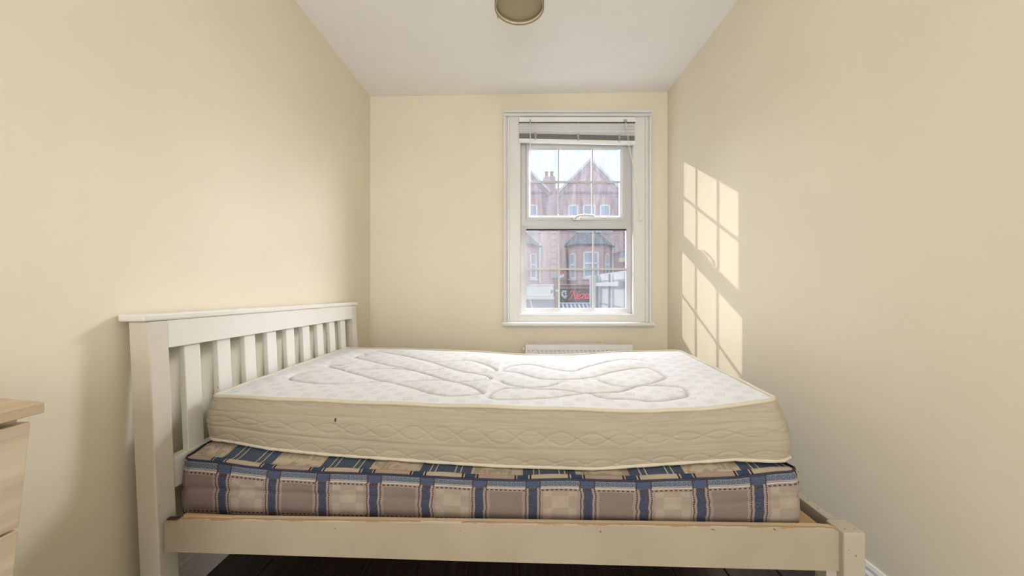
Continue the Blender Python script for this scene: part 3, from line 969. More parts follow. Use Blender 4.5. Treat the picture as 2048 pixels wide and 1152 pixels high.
M_BORDER = border_mat()
puv, PP, PN, ps = UP.perim(520, 150, 10)
nt_ = 64
tt = np.linspace(0, 1, nt_)
zt0 = UP.zt(puv[:, 0], puv[:, 1]); zb0 = UP.zb(puv[:, 0], puv[:, 1])
B = np.zeros((len(PP), nt_, 3)); BUV = np.zeros((len(PP), nt_, 2))
for j, t in enumerate(tt):
    z_ = zb0 + (zt0 - zb0) * t
    hgt = zt0 - zb0
    bul = 0.016 * math.sin(math.pi * t) ** 0.6 + 0.010 * (1 - t)
    # right end slumps outwards at the bottom
    fl_ = np.clip((puv[:, 0] - 0.93) / 0.07, 0, 1) * np.clip(1 - puv[:, 1] * 4, 0, 1) * 0.034 * (1 - t) ** 0.7
    fl2 = np.clip((0.05 - puv[:, 0]) / 0.05, 0, 1) * np.clip(1 - puv[:, 1] * 4, 0, 1) * 0.006
    hm = t * 0.178
    q = np.zeros(len(PP))
    for c0, am, lam in ((0.092, 0.0165, 0.186), (0.016, 0.0165, 0.186), (0.172, 0.0165, 0.186)):
        for ph in (0, math.pi):
            am_ = am * (1 + 0.25 * np.sin(ps * 3.7 + c0 * 50))
            d_ = np.abs(hm - (c0 + am_ * np.sin(ps / lam * 2 * math.pi + ph + c0 * 12)))
            q -= 0.0024 * np.exp(-(d_ / 0.0026) ** 2)
    # horizontal creases between the rows
    for c0 in (0.060, 0.128):
        q -= 0.0030 * np.exp(-((hm - c0 - 0.004 * np.sin(ps * 3.1 + c0 * 40)) / 0.0045) ** 2) * (0.6 + 0.4 * np.sin(ps * 2.3 + c0 * 20))
    q += 0.0016 * np.sin(ps * 17 + t * 9) * math.sin(math.pi * t)
    off = bul + fl_ + fl2 + q
    B[:, j, 0] = PP[:, 0] + PN[:, 0] * off; B[:, j, 1] = PP[:, 1] + PN[:, 1] * off; B[:, j, 2] = z_ - 0.002
    BUV[:, j, 0] = ps; BUV[:, j, 1] = t * hgt
bd = MB().grid(B, True)
# closed underside
ctr = len(bd.v); bd.v.append((float(PP[:, 0].mean()), float(PP[:, 1].mean()), 0.50))
m_ = len(PP)
for i in range(m_): bd.f.append((i * nt_, ((i + 1) % m_) * nt_, ctr))
bd.uv = np.vstack([BUV.reshape(-1, 2), [[0, 0]]])
bd.build('border', M_BORDER, mat1, smooth=True)


def piping(P, N, off, z_, r, name, mat, parent):
    pts = [(float(p[0] + n_[0] * off), float(p[1] + n_[1] * off), float(zz)) for p, n_, zz in zip(P[::3], N[::3], z_[::3])]
    MB().tube(pts, r, 8, closed=True).build(name, mat, parent, smooth=True, fix=False)


M_PIPE = paint('ivory_piping', (0.60, 0.535, 0.405), 0.6, 0.03, 0.1, 200)
piping(PP, PN, 0.004, zt0 - 0.003 + 0.0012 * np.sin(ps * 23), 0.0065, 'top_piping', M_PIPE, mat1)
piping(B[:, 0, :2], PN, 0.002, zb0 + 0.001, 0.0060, 'bottom_piping', M_PIPE, mat1)

# --- lower mattress
lt_ = interp([0, .03, .06, .115, .17, .24, .35, .48, .56, .65, .70, .76, .90, .965, 1], [.517, .515, .512, .500, .493, .490, .490, .485, .484, .493, .492, .494, .512, .530, .536])
lb_ = interp([0, .5, 1], [.3460, .3590, .3770])
LO = Pad((-1.047, 1.150), (0.790, 1.038), (0.862, 2.250), (-1.057, 2.300), 0.03, None, None)


def lower_top(U, V):
    P_ = LO.xy(U, V)
    z_ = lt_(U) + 0 * V
    # sink under the upper mattress
    fr = 1.240 + (P_[..., 0] + 1.028) * (-0.14 / 1.796)
    s_ = np.clip((P_[..., 1] - (fr - 0.05)) / 0.05, 0, 1)
    uu = np.clip((P_[..., 0] + 1.028) / 1.796, 0, 1)
    under = np.minimum(fb(uu) - 0.007, 0.53) * (1 - np.clip(V, 0, 1)) + 0.485 * V
    return z_ * (1 - s_) + np.minimum(under, z_ + 0.012) * s_


LO.zt = lower_top
LO.zb = lambda u, v: lb_(u) + 0 * v
mat2 = empty('mattress', (-0.1, 1.68, 0.34), label='thinner blue and brown plaid mattress, lower one resting inside the bed frame', cat='mattress')

NAVY, NAVY2, DARK = (0.021, 0.031, 0.072), (0.042, 0.062, 0.122), (0.035, 0.018, 0.022)
MAUVE, MAUVE2, BEIGE, BEIGE2 = (0.165, 0.112, 0.102), (0.275, 0.212, 0.192), (0.375, 0.305, 0.235), (0.255, 0.195, 0.16)
CREAM, STEEL = (0.50, 0.425, 0.33), (0.115, 0.145, 0.195)
PIT, PH = 0.1580, 0.0445


def plaid_side():
    M = Mat('plaid_mattress_side', 0.85, 0.1)
    u, (x, y) = M.uv()            # x along the edge, y height above the bottom (metres)
    wob = M.noise(M.vec(x * 3.0, y * 26.0), 1.0, 2)
    xw = x + (wob - 0.5) * 0.012
    k_ = ((xw + PH) / PIT)
    cell = k_.floor(); f = (k_.fract() - 0.5) * PIT           # f = 0 mid-panel, +-PIT/2 at a stripe
    ds = PIT / 2 - f.abs()                                     # distance from the stripe centre line
    odd = (cell * 0.5).fract().gt(0.25)
    weave = M.noise(M.vec(x * 420.0, y * 420.0), 1.0, 2)
    twill = ((x + y) / 0.0042).fract().gt(0.55)
    blotch = M.noise(M.vec(x * 30.0, y * 30.0), 1.0, 3)
    # panels
    mv = M.mix(twill * 0.6, MAUVE, MAUVE2)
    px_ = (f + 0.0245).gt(0.0) * f.lt(0.0245)
    row = (y - 0.078).abs().lt(0.020)
    patch = (px_ - row)._m('ABSOLUTE')
    bg_ = M.mix(patch * 0.5, BEIGE, BEIGE2)
    bg_ = M.mix(M.smooth(blotch, 0.4, 0.7) * 0.35, bg_, MAUVE2)
    c = M.mix(odd, mv, bg_)
    c = M.mix(ds.lt(0.031) * ds.gt(0.024), c, MAUVE2)
    # lower and upper dashed lines
    dash = (x / 0.0135).fract().gt(0.42)
    c = M.mix((y - 0.0125).abs().lt(0.0042), c, MAUVE2)
    c = M.mix((y - 0.0125).abs().lt(0.0021) * dash, c, DARK)
    c = M.mix((y - 0.1190).abs().lt(0.0052), c, MAUVE2)
    c = M.mix((y - 0.1185).abs().lt(0.0019) * dash, c, DARK)
    # steel blue band of rings at the top, under a double pale line
    rx_ = ((x / 0.0135).fract() - 0.5) * 0.0135; ry_ = y - 0.139
    r2 = (rx_ * rx_ + ry_ * ry_)._m('SQRT')
    band = y.gt(0.1245)
    st = M.mix(r2.near(0.0042, 0.0016) * 0.8, STEEL, (0.03, 0.045, 0.09))
    st = M.mix(M.smooth(weave, 0.45, 0.7) * 0.5, st, (0.24, 0.265, 0.30))
    c = M.mix(band, c, st)
    c = M.mix((y - 0.1245).abs().lt(0.0017), c, CREAM)
    c = M.mix((y - 0.1290).abs().lt(0.0008), c, CREAM)
    # stripes
    c = M.mix(ds.lt(0.0225), c, MAUVE2)
    nv = M.mix(M.smooth(weave, 0.4, 0.75) * 0.6, NAVY, NAVY2)
    core = ds.lt(0.0125)
    c = M.mix(core, c, nv)
    c = M.mix(core * (y - 0.119).abs().lt(0.003), c, DARK)
    c = M.mix(core * (y - 0.011).abs().lt(0.003), c, DARK)
    c = M.mix(ds.lt(0.0185) * band, c, M.mix(0.5, NAVY2, (0.030, 0.058, 0.13)))
    ed = ds.near(0.0205, 0.0021)
    c = M.mix(ed * (((y / 0.0062).fract().gt(0.22)).mx(band)), c, DARK)
    c = M.mix(M.smooth(weave, 0.35, 0.75) * 0.22, c, CREAM)
    M.color(c)
    M.bump(weave * 0.6 + M.noise(M.vec(x * 12.0, y * 30.0), 1.0, 3), 0.35, 0.004)
    return M.m


def plaid_top():
    M = Mat('plaid_mattress_top', 0.85, 0.1)
    u, (x, y) = M.uv()
    k_ = ((x + PH) / PIT)
    f = (k_.fract() - 0.5) * PIT
    ds = PIT / 2 - f.abs()
    weave = M.noise(M.vec(x * 420.0, y * 420.0), 1.0, 2)
    yy = (y / 0.16).fract() * 0.16
    odd = (k_.floor() * 0.5).fract().gt(0.25)
    cb = M.mix(M.smooth(M.noise(M.vec(x * 34.0, y * 34.0), 1.0, 1), 0.45, 0.55), BEIGE, (0.50, 0.42, 0.33))
    c = M.mix(odd, cb, M.mix(M.smooth(weave, 0.4, 0.65), (0.035, 0.05, 0.09), (0.13, 0.16, 0.21)))
    bars = f.abs().near(0.030, 0.0018).mx(f.abs().near(0.047, 0.0018))
    c = M.mix(bars, c, CREAM)
    c = M.mix(y.lt(0.022), c, M.mix(odd, (0.36, 0.275, 0.235), (0.45, 0.38, 0.30)))
    c = M.mix(y.lt(0.022) * ds.lt(0.016), c, NAVY2)
    c = M.mix(y.lt(0.022) * ds.near(0.0225, 0.0025), c, DARK)
    M.color(c); M.bump(weave, 0.3, 0.002)
    return M.m


NU, NV = 260, 90
U, V = LO.square(NU, NV)
Vw = V ** 1.6
XY = LO.xy(U, Vw)
Z = LO.zt(U, Vw)
e = np.minimum(np.minimum(U, 1 - U) * LO.L, np.minimum(Vw, 1 - Vw) * LO.W)
Z = Z - 0.010 * (1 - np.clip(e / 0.02, 0, 1)) ** 2 - 0.003 * (0.5 + 0.5 * np.sin(XY[..., 0] * 2 * math.pi / 0.158 * 1.0 + 1)) * np.clip(e / 0.03, 0, 1)
tp = MB().grid(np.dstack([XY, Z]))
tp.uv = np.stack([U.ravel() * LO.L, Vw.ravel() * LO.W], 1)
tp.build('top_panel', plaid_top(), mat2, smooth=True)
puv, PP, PN, ps = LO.perim(420, 120, 8)
nt_ = 30
zt0 = LO.zt(puv[:, 0], puv[:, 1]) - 0.006; zb0 = LO.zb(puv[:, 0], puv[:, 1])
B = np.zeros((len(PP), nt_, 3)); BUV = np.zeros((len(PP), nt_, 2))
for j, t in enumerate(np.linspace(0, 1, nt_)):
    off = 0.010 * math.sin(math.pi * t) ** 0.5 + 0.006 * (1 - t)
    q = -0.005 * np.exp(-((t - 0.50 - 0.05 * np.sin(ps * 4)) / 0.05) ** 2) * (0.5 + 0.5 * np.sin(ps * 3.3 + 1)) - 0.0025 * np.exp(-((t - 0.85) / 0.04) ** 2)
    q = q + 0.0018 * np.sin(ps * 2 * math.pi / PIT + t * 5) * math.sin(math.pi * t)
    B[:, j, 0] = PP[:, 0] + PN[:, 0] * (off + q); B[:, j, 1] = PP[:, 1] + PN[:, 1] * (off + q); B[:, j, 2] = zb0 + (zt0 - zb0) * t
    BUV[:, j, 0] = ps; BUV[:, j, 1] = t * 0.150
bd = MB().grid(B, True)
ctr = len(bd.v); bd.v.append((float(PP[:, 0].mean()), float(PP[:, 1].mean()), 0.351))
m_ = len(PP)
for i in range(m_): bd.f.append((i * nt_, ((i + 1) % m_) * nt_, ctr))
bd.uv = np.vstack([BUV.reshape(-1, 2), [[0, 0]]])
bd.build('border', plaid_side(), mat2, smooth=True)
M_NAVYPIPE = paint('dark_navy_piping', (0.035, 0.035, 0.06), 0.8, 0.1, 0.1, 200)
piping(PP, PN, 0.001, zt0 + 0.001, 0.0032, 'top_piping', M_NAVYPIPE, mat2)
piping(B[:, 0, :2], PN, 0.000, zb0 + 0.001, 0.0032, 'bottom_piping', M_NAVYPIPE, mat2)

# ------------------------------------------------------------------ chest of drawers by the viewer's left
chest = empty('chest_of_drawers', (-0.95, 0.22, 0), label='pale oak veneer chest of drawers against the left wall, close to the viewer', cat='chest of drawers')
CY0, CY1 = -0.17, 0.600
def cz(x, z): return z - 0.09 * (x + 0.768)           # the old carcass leans into the room
# top board
MB().hexa([(-1.146, CY0, cz(-1.146, .845)), (-0.768, CY0, .845), (-0.768, CY1, .845), (-1.146, CY1, cz(-1.146, .845))],
          [(-1.146, CY0, cz(-1.146, .8625)), (-0.768, CY0, .8625), (-0.768, CY1, .8625), (-1.146, CY1, cz(-1.146, .8625))]).build('top', M_OAK_TOP, chest, bevel=0.0015)
def front_x(z): return -0.777 - 0.113 * (0.838 - z)
MB().hexa([(-1.128, CY0 + .012, 0), (front_x(0) - .019, CY0 + .012, 0), (front_x(0) - .019, CY0 + .03, 0), (-1.128, CY0 + .03, 0)],
          [(-1.128, CY0 + .012, .846), (front_x(.84) - .019, CY0 + .012, .846), (front_x(.84) - .019, CY0 + .03, .846), (-1.128, CY0 + .03, .846)]).build('side_panel', M_OAK, chest)
MB().hexa([(-1.128, CY1 - .03, 0), (front_x(0) - .019, CY1 - .03, 0), (front_x(0) - .019, CY1 - .012, 0), (-1.128, CY1 - .012, 0)],
          [(-1.128, CY1 - .03, .846), (front_x(.84) - .019, CY1 - .03, .846), (front_x(.84) - .019, CY1 - .012, .846), (-1.128, CY1 - .012, .846)]).build('side_panel', M_OAK, chest)
MB().box(-1.13, -1.122, CY0 + .03, CY1 - .03, 0.02, .846).build('back_panel', M_OAK, chest)
z1 = 0.834
for i in range(4):
    z0_ = z1 - 0.168
    x0_, x1_ = front_x(z0_), front_x(z1)
    MB().hexa([(x0_ - .018, CY0 + .008, z0_), (x0_, CY0 + .008, z0_), (x0_, CY1 - .010, z0_), (x0_ - .018, CY1 - .010, z0_)],
              [(x1_ - .018, CY0 + .008, z1), (x1_, CY0 + .008, z1), (x1_, CY1 - .010, z1), (x1_ - .018, CY1 - .010, z1)]).build('drawer', M_OAK, chest, bevel=0.0015)
    z1 = z0_ - 0.004
MB().box(-1.12, front_x(0.07) - 0.03, CY0 + .03, CY1 - .03, 0.0, z1 - 0.004).build('plinth', M_OAK, chest)
# ------------------------------------------------------------------ the street outside (seen through the window)
FD = 24.0                        # distance of the opposite facade
STREET = -3.7
def ex(px, d=FD): return (px - 1037) * d / 740
def ez(py, d=FD): return EYE - (py - 572) * d / 740


def brick_mat(name, c1, c2, mortar):
    M = Mat(name, 0.9, 0.1)
    c, (x, y, z) = M.coord()
    n = M.node('ShaderNodeTexBrick')
    M.link(M.vec(x + y * 0.7, z), n.inputs['Vector'])
    n.inputs['Scale'].default_value = 1.0
    n.inputs['Brick Width'].default_value = 0.30; n.inputs['Row Height'].default_value = 0.105
    n.inputs['Mortar Size'].default_value = 0.012; n.inputs['Mortar Smooth'].default_value = 0.2
    n.inputs['Color1'].default_value = (*c1, 1); n.inputs['Color2'].default_value = (*c2, 1); n.inputs['Mortar'].default_value = (*mortar, 1)
    st = M.smooth(M.noise(c, 0.9, 4), 0.35, 0.7)
    M.color(M.mix(st * 0.5, n.outputs['Color'], tuple(k * 0.8 for k in c1)))
    M.bump(X(M.nt, n.outputs['Fac']) * -1.0, 0.4, 0.01)
    return M.m


M_BRICK = brick_mat('red_brick', (0.76, 0.53, 0.51), (0.68, 0.45, 0.445), (0.40, 0.32, 0.35))
M_BRICK2 = brick_mat('darker_brick', (0.60, 0.45, 0.47), (0.52, 0.38, 0.41), (0.36, 0.30, 0.35))
M_ARCH = paint('rubbed_red_brick', (0.66, 0.42, 0.40), 0.85, 0.12, 0.0, 20)
M_STONE = paint('painted_stone', (0.78, 0.77, 0.76), 0.7, 0.03, 0.0)
M_FRAME = paint('white_window_frame', (0.86, 0.86, 0.86), 0.5, 0.01, 0.0)
M_COPING = paint('pale_stone_coping', (0.72, 0.70, 0.70), 0.8, 0.04, 0.0)
M_POT = paint('terracotta_pot', (0.50, 0.28, 0.20), 0.85, 0.08, 0.0)
M_PIPEW = paint('white_downpipe', (0.84, 0.84, 0.85), 0.5, 0.01, 0.0)
M_PIPEB = paint('black_downpipe', (0.07, 0.07, 0.085), 0.6, 0.02, 0.0)
gm_ = Mat('far_window_pane', 0.15, 0.6); gm_.color((0.42, 0.50, 0.60)); M_PANE = gm_.m


def slate_mat():
    M = Mat('grey_slate', 0.55, 0.4)
    c, (x, y, z) = M.coord()
    n = M.node('ShaderNodeTexBrick')
    M.link(M.vec(x + y, z), n.inputs['Vector'])
    n.inputs['Scale'].default_value = 1.0
    n.inputs['Brick Width'].default_value = 0.26; n.inputs['Row Height'].default_value = 0.15; n.inputs['Mortar Size'].default_value = 0.008
    n.inputs['Color1'].default_value = (0.20, 0.235, 0.285, 1); n.inputs['Color2'].default_value = (0.27, 0.30, 0.345, 1); n.inputs['Mortar'].default_value = (0.11, 0.12, 0.14, 1)
    M.color(n.outputs['Color'])
    return M.m


M_SLATE = slate_mat()

asph = paint('street_asphalt', (0.16, 0.16, 0.165), 0.9, 0.1, 0.2, 8)
pave = paint('pavement_slabs', (0.40, 0.39, 0.37), 0.9, 0.06, 0.1, 4)
structure(MB().box(-40, 40, 3.0, 60, STREET - 0.2, STREET), 'street', asph, 'asphalt street below the window')
structure(MB().box(-40, 40, 20.5, 24.2, STREET, STREET + 0.13), 'pavement', pave, 'paved footway along the shops opposite')


def ring_window(o, u, n, a0, a1, z0, z1, parent, fw=0.085, transom=None, sill=True, arch=True, blind=False):
    """a white window standing on a facade frame: frame + panes (+ sill, brick arch)"""
    m = MB()
    m.obox(o, u, n, a0, a0 + fw, -0.02, 0.05, z0, z1).obox(o, u, n, a1 - fw, a1, -0.02, 0.05, z0, z1)
    m.obox(o, u, n, a0 + fw, a1 - fw, -0.02, 0.05, z0, z0 + fw).obox(o, u, n, a0 + fw, a1 - fw, -0.02, 0.05, z1 - fw * 1.3, z1)
    if transom is not None:
        m.obox(o, u, n, a0 + fw, a1 - fw, -0.02, 0.06, transom - 0.05, transom + 0.05)
    w = m.build('window', M_FRAME, parent)
    spans = [(z0 + fw, z1 - fw * 1.3)] if transom is None else [(z0 + fw, transom - 0.05), (transom + 0.05, z1 - fw * 1.3)]
    for b0, b1 in spans:
        MB().obox(o, u, n, a0 + fw, a1 - fw, -0.01, 0.012, b0, b1).build('pane', M_PANE, w)
    if sill: MB().obox(o, u, n, a0 - 0.09, a1 + 0.09, -0.02, 0.13, z0 - 0.12, z0).build('window_sill', M_STONE, w)
    if arch:
        k = 9; mb = MB(); A = []
        for i in range(k):
            t = i / (k - 1); a = a0 - 0.06 + (a1 - a0 + 0.12) * t
            r = 0.09 * (1 - (2 * t - 1) ** 2)
            A.append((a, z1 - 0.09 + r, z1 + 0.20 + r))
        v = []
        for b in (-0.02, 0.065):
            for a, lo, hi in A: v += [(o[0] + u[0] * a + n[0] * b, o[1] + u[1] * a + n[1] * b, lo), (o[0] + u[0] * a + n[0] * b, o[1] + u[1] * a + n[1] * b, hi)]
        f = []
        for i in range(k - 1):
            p, q = 2 * i, 2 * k + 2 * i
            f += [(p, p + 2, p + 3, p + 1), (q, q + 1, q + 3, q + 2), (p, q, q + 2, p + 2), (p + 1, p + 3, q + 3, q + 1)]
        f += [(0, 1, 2 * k + 1, 2 * k), (2 * k - 2, 4 * k - 2, 4 * k - 1, 2 * k - 1)]
        mb.add(v, f).build('brick_arch', M_ARCH, w)
    return w


U0, N0 = (1, 0), (0, -1)


def house(label, loc_px, with_chimney):
    sh = ex(1037 + loc_px)                       # shift along the street
    h = empty('terrace_house', (ex(1184) + sh, FD, STREET), label=label, cat='house')
    X_ = lambda px: ex(px) + sh
    yb = FD + 0.35
    eave = ez(383)
    # wall below the eaves (2nd floor windows sit in front of it) and the gable
    MB().box(X_(1112), X_(1257), FD, yb, STREET, ez(377)).build('wall', M_BRICK, h)
    MB().prism([(X_(1121), eave), (X_(1238), eave), (X_(1181), ez(325))], 'y', FD - 0.03, yb).build('gable', M_BRICK, h)
    for sg, (pa, pb) in enumerate((((1115, 389), (1181, 322)), ((1245, 387), (1181, 322)))):
        xa, za, xb, zb_ = X_(pa[0]), ez(pa[1]), X_(pb[0]), ez(pb[1])
        MB().prism([(xa, za), (xb, zb_), (xb, zb_ + 0.20), (xa, za + 0.20)], 'y', FD - 0.16, yb + 0.1).build('gable_coping', M_COPING, h)
        MB().prism([(xa + (0.1 if sg == 0 else -.1), za - 0.22), (xb, zb_ - 0.28), (xb, zb_ - 0.02), (xa, za - 0.02)], 'y', FD - 0.09, yb).build('gable_brick_course', M_BRICK2, h)
    MB().box(X_(1179), X_(1183), FD - 0.18, FD + 0.2, ez(322), ez(317.5)).build('finial', M_COPING, h)
    MB().box(X_(1112), X_(1250), FD - 0.10, FD + 0.02, ez(385), ez(382.5)).build('string_course', M_BRICK2, h)
    nd = 34
    for i in range(nd):
        a = X_(1114) + (X_(1248) - X_(1114)) * i / (nd - 1)
        MB().box(a - 0.05, a + 0.05, FD - 0.07, FD + 0.02, ez(387.5), ez(385)).build('dentil', M_BRICK2, h)
    # pilaster strips
    for pa in (1120, 1230):
        MB().box(X_(pa), X_(pa + 6), FD - 0.05, FD + 0.02, ez(460), ez(388)).build('brick_pilaster', M_BRICK2, h)
    # second floor windows
    for pa, pb in ((1136, 1156.5), (1165.5, 1191), (1199, 1220)):
        ring_window((0, FD), U0, N0, X_(pa), X_(pb), ez(459), ez(408.5), h, 0.10, ez(432))
    for pa, pb in ((1153, 1184.5), (1190, 1224)):
        MB().box(X_(pa), X_(pb), FD - 0.12, FD + .02, ez(465.5), ez(458.5)).build('stone_band', M_STONE, h)
    # first floor bay: three faces, slate hipped roof
    A, B_, C_, D_ = (X_(1136), FD), (3.70 + sh, 23.0), (5.28 + sh, 23.0), (X_(1221), FD)
    zb0_, zb1_ = ez(570), ez(487, 23.2)
    MB().prism([A, B_, C_, D_], 'z', zb0_, zb1_).build('bay', M_BRICK, h)
    roof = MB()
    eo = 0.16
    e1, e2, e3, e4 = (A[0] - eo - .05, FD, zb1_ - .05), (B_[0] - eo, 23.0 - eo, zb1_ - .05), (C_[0] + eo, 23.0 - eo, zb1_ - .05), (D_[0] + eo + .05, FD, zb1_ - .05)
    t1, t2 = (X_(1158), FD, ez(463.5)), (X_(1195), FD, ez(463.5))
    lo = lambda p: (p[0], p[1], p[2] - 0.10)
    roof.add([e1, e2, e3, e4, t1, t2, lo(e1), lo(e2), lo(e3), lo(e4)],
             [(0, 1, 4), (1, 2, 5, 4), (2, 3, 5), (6, 7, 1, 0), (7, 8, 2, 1), (8, 9, 3, 2), (6, 9, 8, 7), (0, 4, 5, 3, 9, 6)])
    roof.build('bay_roof', M_SLATE, h)
    for a, b, mt, r in ((e2, t1, M_SLATE, .022), (e3, t2, M_SLATE, .022), (e1, t1, M_SLATE, .04), (e4, t2, M_COPING, .032)):
        MB().tube([(a[0], a[1] - .02, a[2] + .03), (b[0], b[1] - .02, b[2] + .03)], r, 6).build('roof_hip', mt, h)
    MB().tube([(e1[0], e1[1], e1[2] - .06), (e2[0], e2[1] - .04, e2[2] - .06), (e3[0], e3[1] - .04, e3[2] - .06), (e4[0], e4[1], e4[2] - .06)], 0.055, 6).build('gutter', M_PIPEB, h)
    def face(p, q, a0, a1, z0, z1, fw=0.085):
        p, q = np.array(p), np.array(q); L = np.linalg.norm(q - p); u = (q - p) / L; n = np.array((u[1], -u[0]))
        ring_window(tuple(p), tuple(u), tuple(n), a0 * L, a1 * L, z0, z1, h, fw, z0 + (z1 - z0) * 0.54)
    face(A, B_, 0.22, 0.80, ez(557, 23.5), ez(506, 23.5))
    face(B_, C_, 0.20, 0.82, ez(555, 23), ez(502, 23), 0.10)
    face(C_, D_, 0.22, 0.80, ez(557, 23.5), ez(506, 23.5))
    MB().tube([(X_(1134), FD - .08, ez(487)), (X_(1134), FD - .08, ez(568))], 0.05, 6).build('downpipe', M_PIPEB, h)['label'] = 'black downpipe beside the bay'
    MB().tube([(X_(1224.5), FD - .1, ez(486)), (X_(1224.5), FD - .1, ez(566))], 0.055, 6).build('downpipe', M_PIPEW, h)['label'] = 'white downpipe beside the bay'
    # quoin blocks at the party wall
    for i in range(9):
        zc = ez(460 + i * 12.0)
        MB().box(X_(1246.5), X_(1257), FD - 0.10, FD + 0.02, zc - 0.25, zc).build('quoin', M_BRICK, h)
    # roof slopes behind the gable
    MB().prism([(X_(1112), ez(381)), (X_(1181), ez(328)), (X_(1257), ez(381))], 'y', yb, FD + 6).build('roof', M_SLATE, h)
    if with_chimney:
        MB().box(X_(1231.5), X_(1256.8), FD + 0.2, FD + 1.0, ez(378), ez(358)).build('chimney_stack', M_BRICK2, h)
        MB().box(X_(1234), X_(1256), FD + 0.25, FD + 0.95, ez(358), ez(350.5)).build('chimney_stack', M_BRICK2, h)
        for pc in (1239.5, 1250):
            MB().lathe([(0.11, ez(350.5)), (0.10, ez(341)), (0.13, ez(340)), (0.13, ez(338)), (0.08, ez(338)), (0.07, ez(350))], X_(pc), FD + 0.6, 12).build('chimney_pot', M_POT, h)
    else:
        MB().box(X_(1231), X_(1238), FD - 0.04, FD + 0.5, ez(381), ez(374)).build('parapet_block', M_BRICK2, h)


house('red brick gabled house with a bay window above the dark shop sign', 0, False)
house('red brick house with twin chimney pots, cut off by the left window edge', -145, True)
house('red brick house mostly hidden behind the window frame, right of the gabled one', 145, False)

# --- shop fronts on the ground floor
SD = 23.3
cs = empty('shop_sign', (ex(1065, SD), SD, ez(594, SD)), label='long blank cream shop fascia below the left bay window', cat='sign')
M_CREAMS = paint('cream_fascia', (0.86, 0.86, 0.77), 0.5, 0.01, 0.0)
M_GREYEM = paint('grey_emblem', (0.22, 0.22, 0.25), 0.6, 0.0, 0.0)
MB().box(ex(990, SD), ex(1107, SD), SD, FD, ez(592.5, SD), ez(571, SD)).build('fascia_board', M_CREAMS, cs, bevel=0.03)
MB().box(ex(990, SD), ex(1108, SD), SD - .08, FD, ez(571, SD), ez(568.5, SD)).build('fascia_capping', M_STONE, cs)
em = [(1101, 586.5), (1102.2, 580.2), (1104, 579.4), (1107, 582), (1104.6, 585), (1102.6, 586.8)]
MB().prism([(ex(a, SD), ez(b, SD)) for a, b in em], 'y', SD - 0.05, SD).build('emblem', M_GREYEM, cs)
MB().box(ex(990, SD), ex(1108, SD), SD - .15, FD, ez(598.5, SD), ez(592.7, SD)).build('awning_box', M_STONE, cs)

sh_ = empty('shop_shutter', (ex(1060, SD), SD + .2, STREET + .13), label='pale grey roller shutter under the blank cream shop fascia', cat='shutter')
M_SHUT = paint('pale_grey_shutter', (0.50, 0.53, 0.60), 0.45, 0.03, 0.0)
zz_ = ez(598.6, SD)
i = 0
while zz_ > STREET + 0.2:
    MB().hexa([(ex(990, SD), SD + .22, zz_ - .105), (ex(1110, SD), SD + .22, zz_ - .105), (ex(1110, SD), FD, zz_ - .105), (ex(990, SD), FD, zz_ - .105)],
              [(ex(990, SD), SD + .19, zz_), (ex(1110, SD), SD + .19, zz_), (ex(1110, SD), FD, zz_), (ex(990, SD), FD, zz_)]).build('shutter_slat', M_SHUT, sh_)
    zz_ -= 0.112; i += 1
MB().prism([(ex(1058.5, SD), ez(599, SD)), (ex(1062, SD), ez(599, SD)), (ex(1068, SD), ez(622, SD)), (ex(1064, SD), ez(622, SD))], 'y', SD + .12, SD + .19).build('brace', M_FRAME, sh_)

# pilaster with bracket between the shops
pl = empty('shop_pilaster', (ex(1113, SD), SD, STREET + .13), label='brown shop pilaster with a carved bracket between the two fascias', cat='pilaster')
M_BROWN = paint('brown_pilaster', (0.30, 0.17, 0.155), 0.7, 0.06, 0.0)
M_GREYB = paint('grey_bracket', (0.36, 0.35, 0.40), 0.7, 0.05, 0.0)
MB().box(ex(1110.5, SD), ex(1117, SD), SD + .05, FD, STREET + .13, ez(577, SD)).build('shaft', M_BROWN, pl)
MB().prism([(SD - .25, ez(552, SD)), (FD, ez(550, SD)), (FD, ez(579, SD)), (SD, ez(579, SD)), (SD - .05, ez(566, SD))], 'x', ex(1110, SD), ex(1117.5, SD)).build('bracket', M_BROWN, pl, bevel=0.02)
MB().prism([(SD - .3, ez(556, SD)), (SD - .3, ez(550, SD)), (FD, ez(545, SD)), (FD, ez(556, SD))], 'x', ex(1102, SD), ex(1118, SD)).build('bracket_cap', M_GREYB, pl, bevel=0.03)
MB().box(ex(1111, SD), ex(1117.5, SD), SD - .02, FD, ez(583, SD), ez(579, SD)).build('moulding', M_STONE, pl)

# dark sign with red script lettering
ns = empty('shop_sign', (ex(1185, SD), SD, ez(605, SD)), label='dark shop sign with red script lettering under the middle bay', cat='sign')
M_DARKS = paint('charcoal_sign_panel', (0.085, 0.085, 0.105), 0.5, 0.25, 0.0)
M_MAROON = paint('maroon_cornice', (0.34, 0.10, 0.12), 0.6, 0.15, 0.0)
M_PINKC = paint('dusty_pink_moulding', (0.62, 0.45, 0.46), 0.6, 0.04, 0.0)
MB().box(ex(1119, SD), ex(1255, SD), SD, FD, ez(605, SD), ez(577, SD)).build('sign_panel', M_DARKS, ns)
MB().box(ex(1118, SD), ex(1256, SD), SD - .22, FD, ez(574.5, SD), ez(570, SD)).build('cornice', M_MAROON, ns, bevel=0.04)
MB().box(ex(1118, SD), ex(1256, SD), SD - .28, FD, ez(570, SD), ez(567.8, SD)).build('cornice_moulding', M_PINKC, ns)
MB().box(ex(1118, SD), ex(1256, SD), SD - .12, FD, ez(577, SD), ez(574.5, SD)).build('cornice_moulding', M_PINKC, ns)
mr = Mat('red_sign_lettering', 0.4, 0.4); mr.color((0.80, 0.06, 0.10))
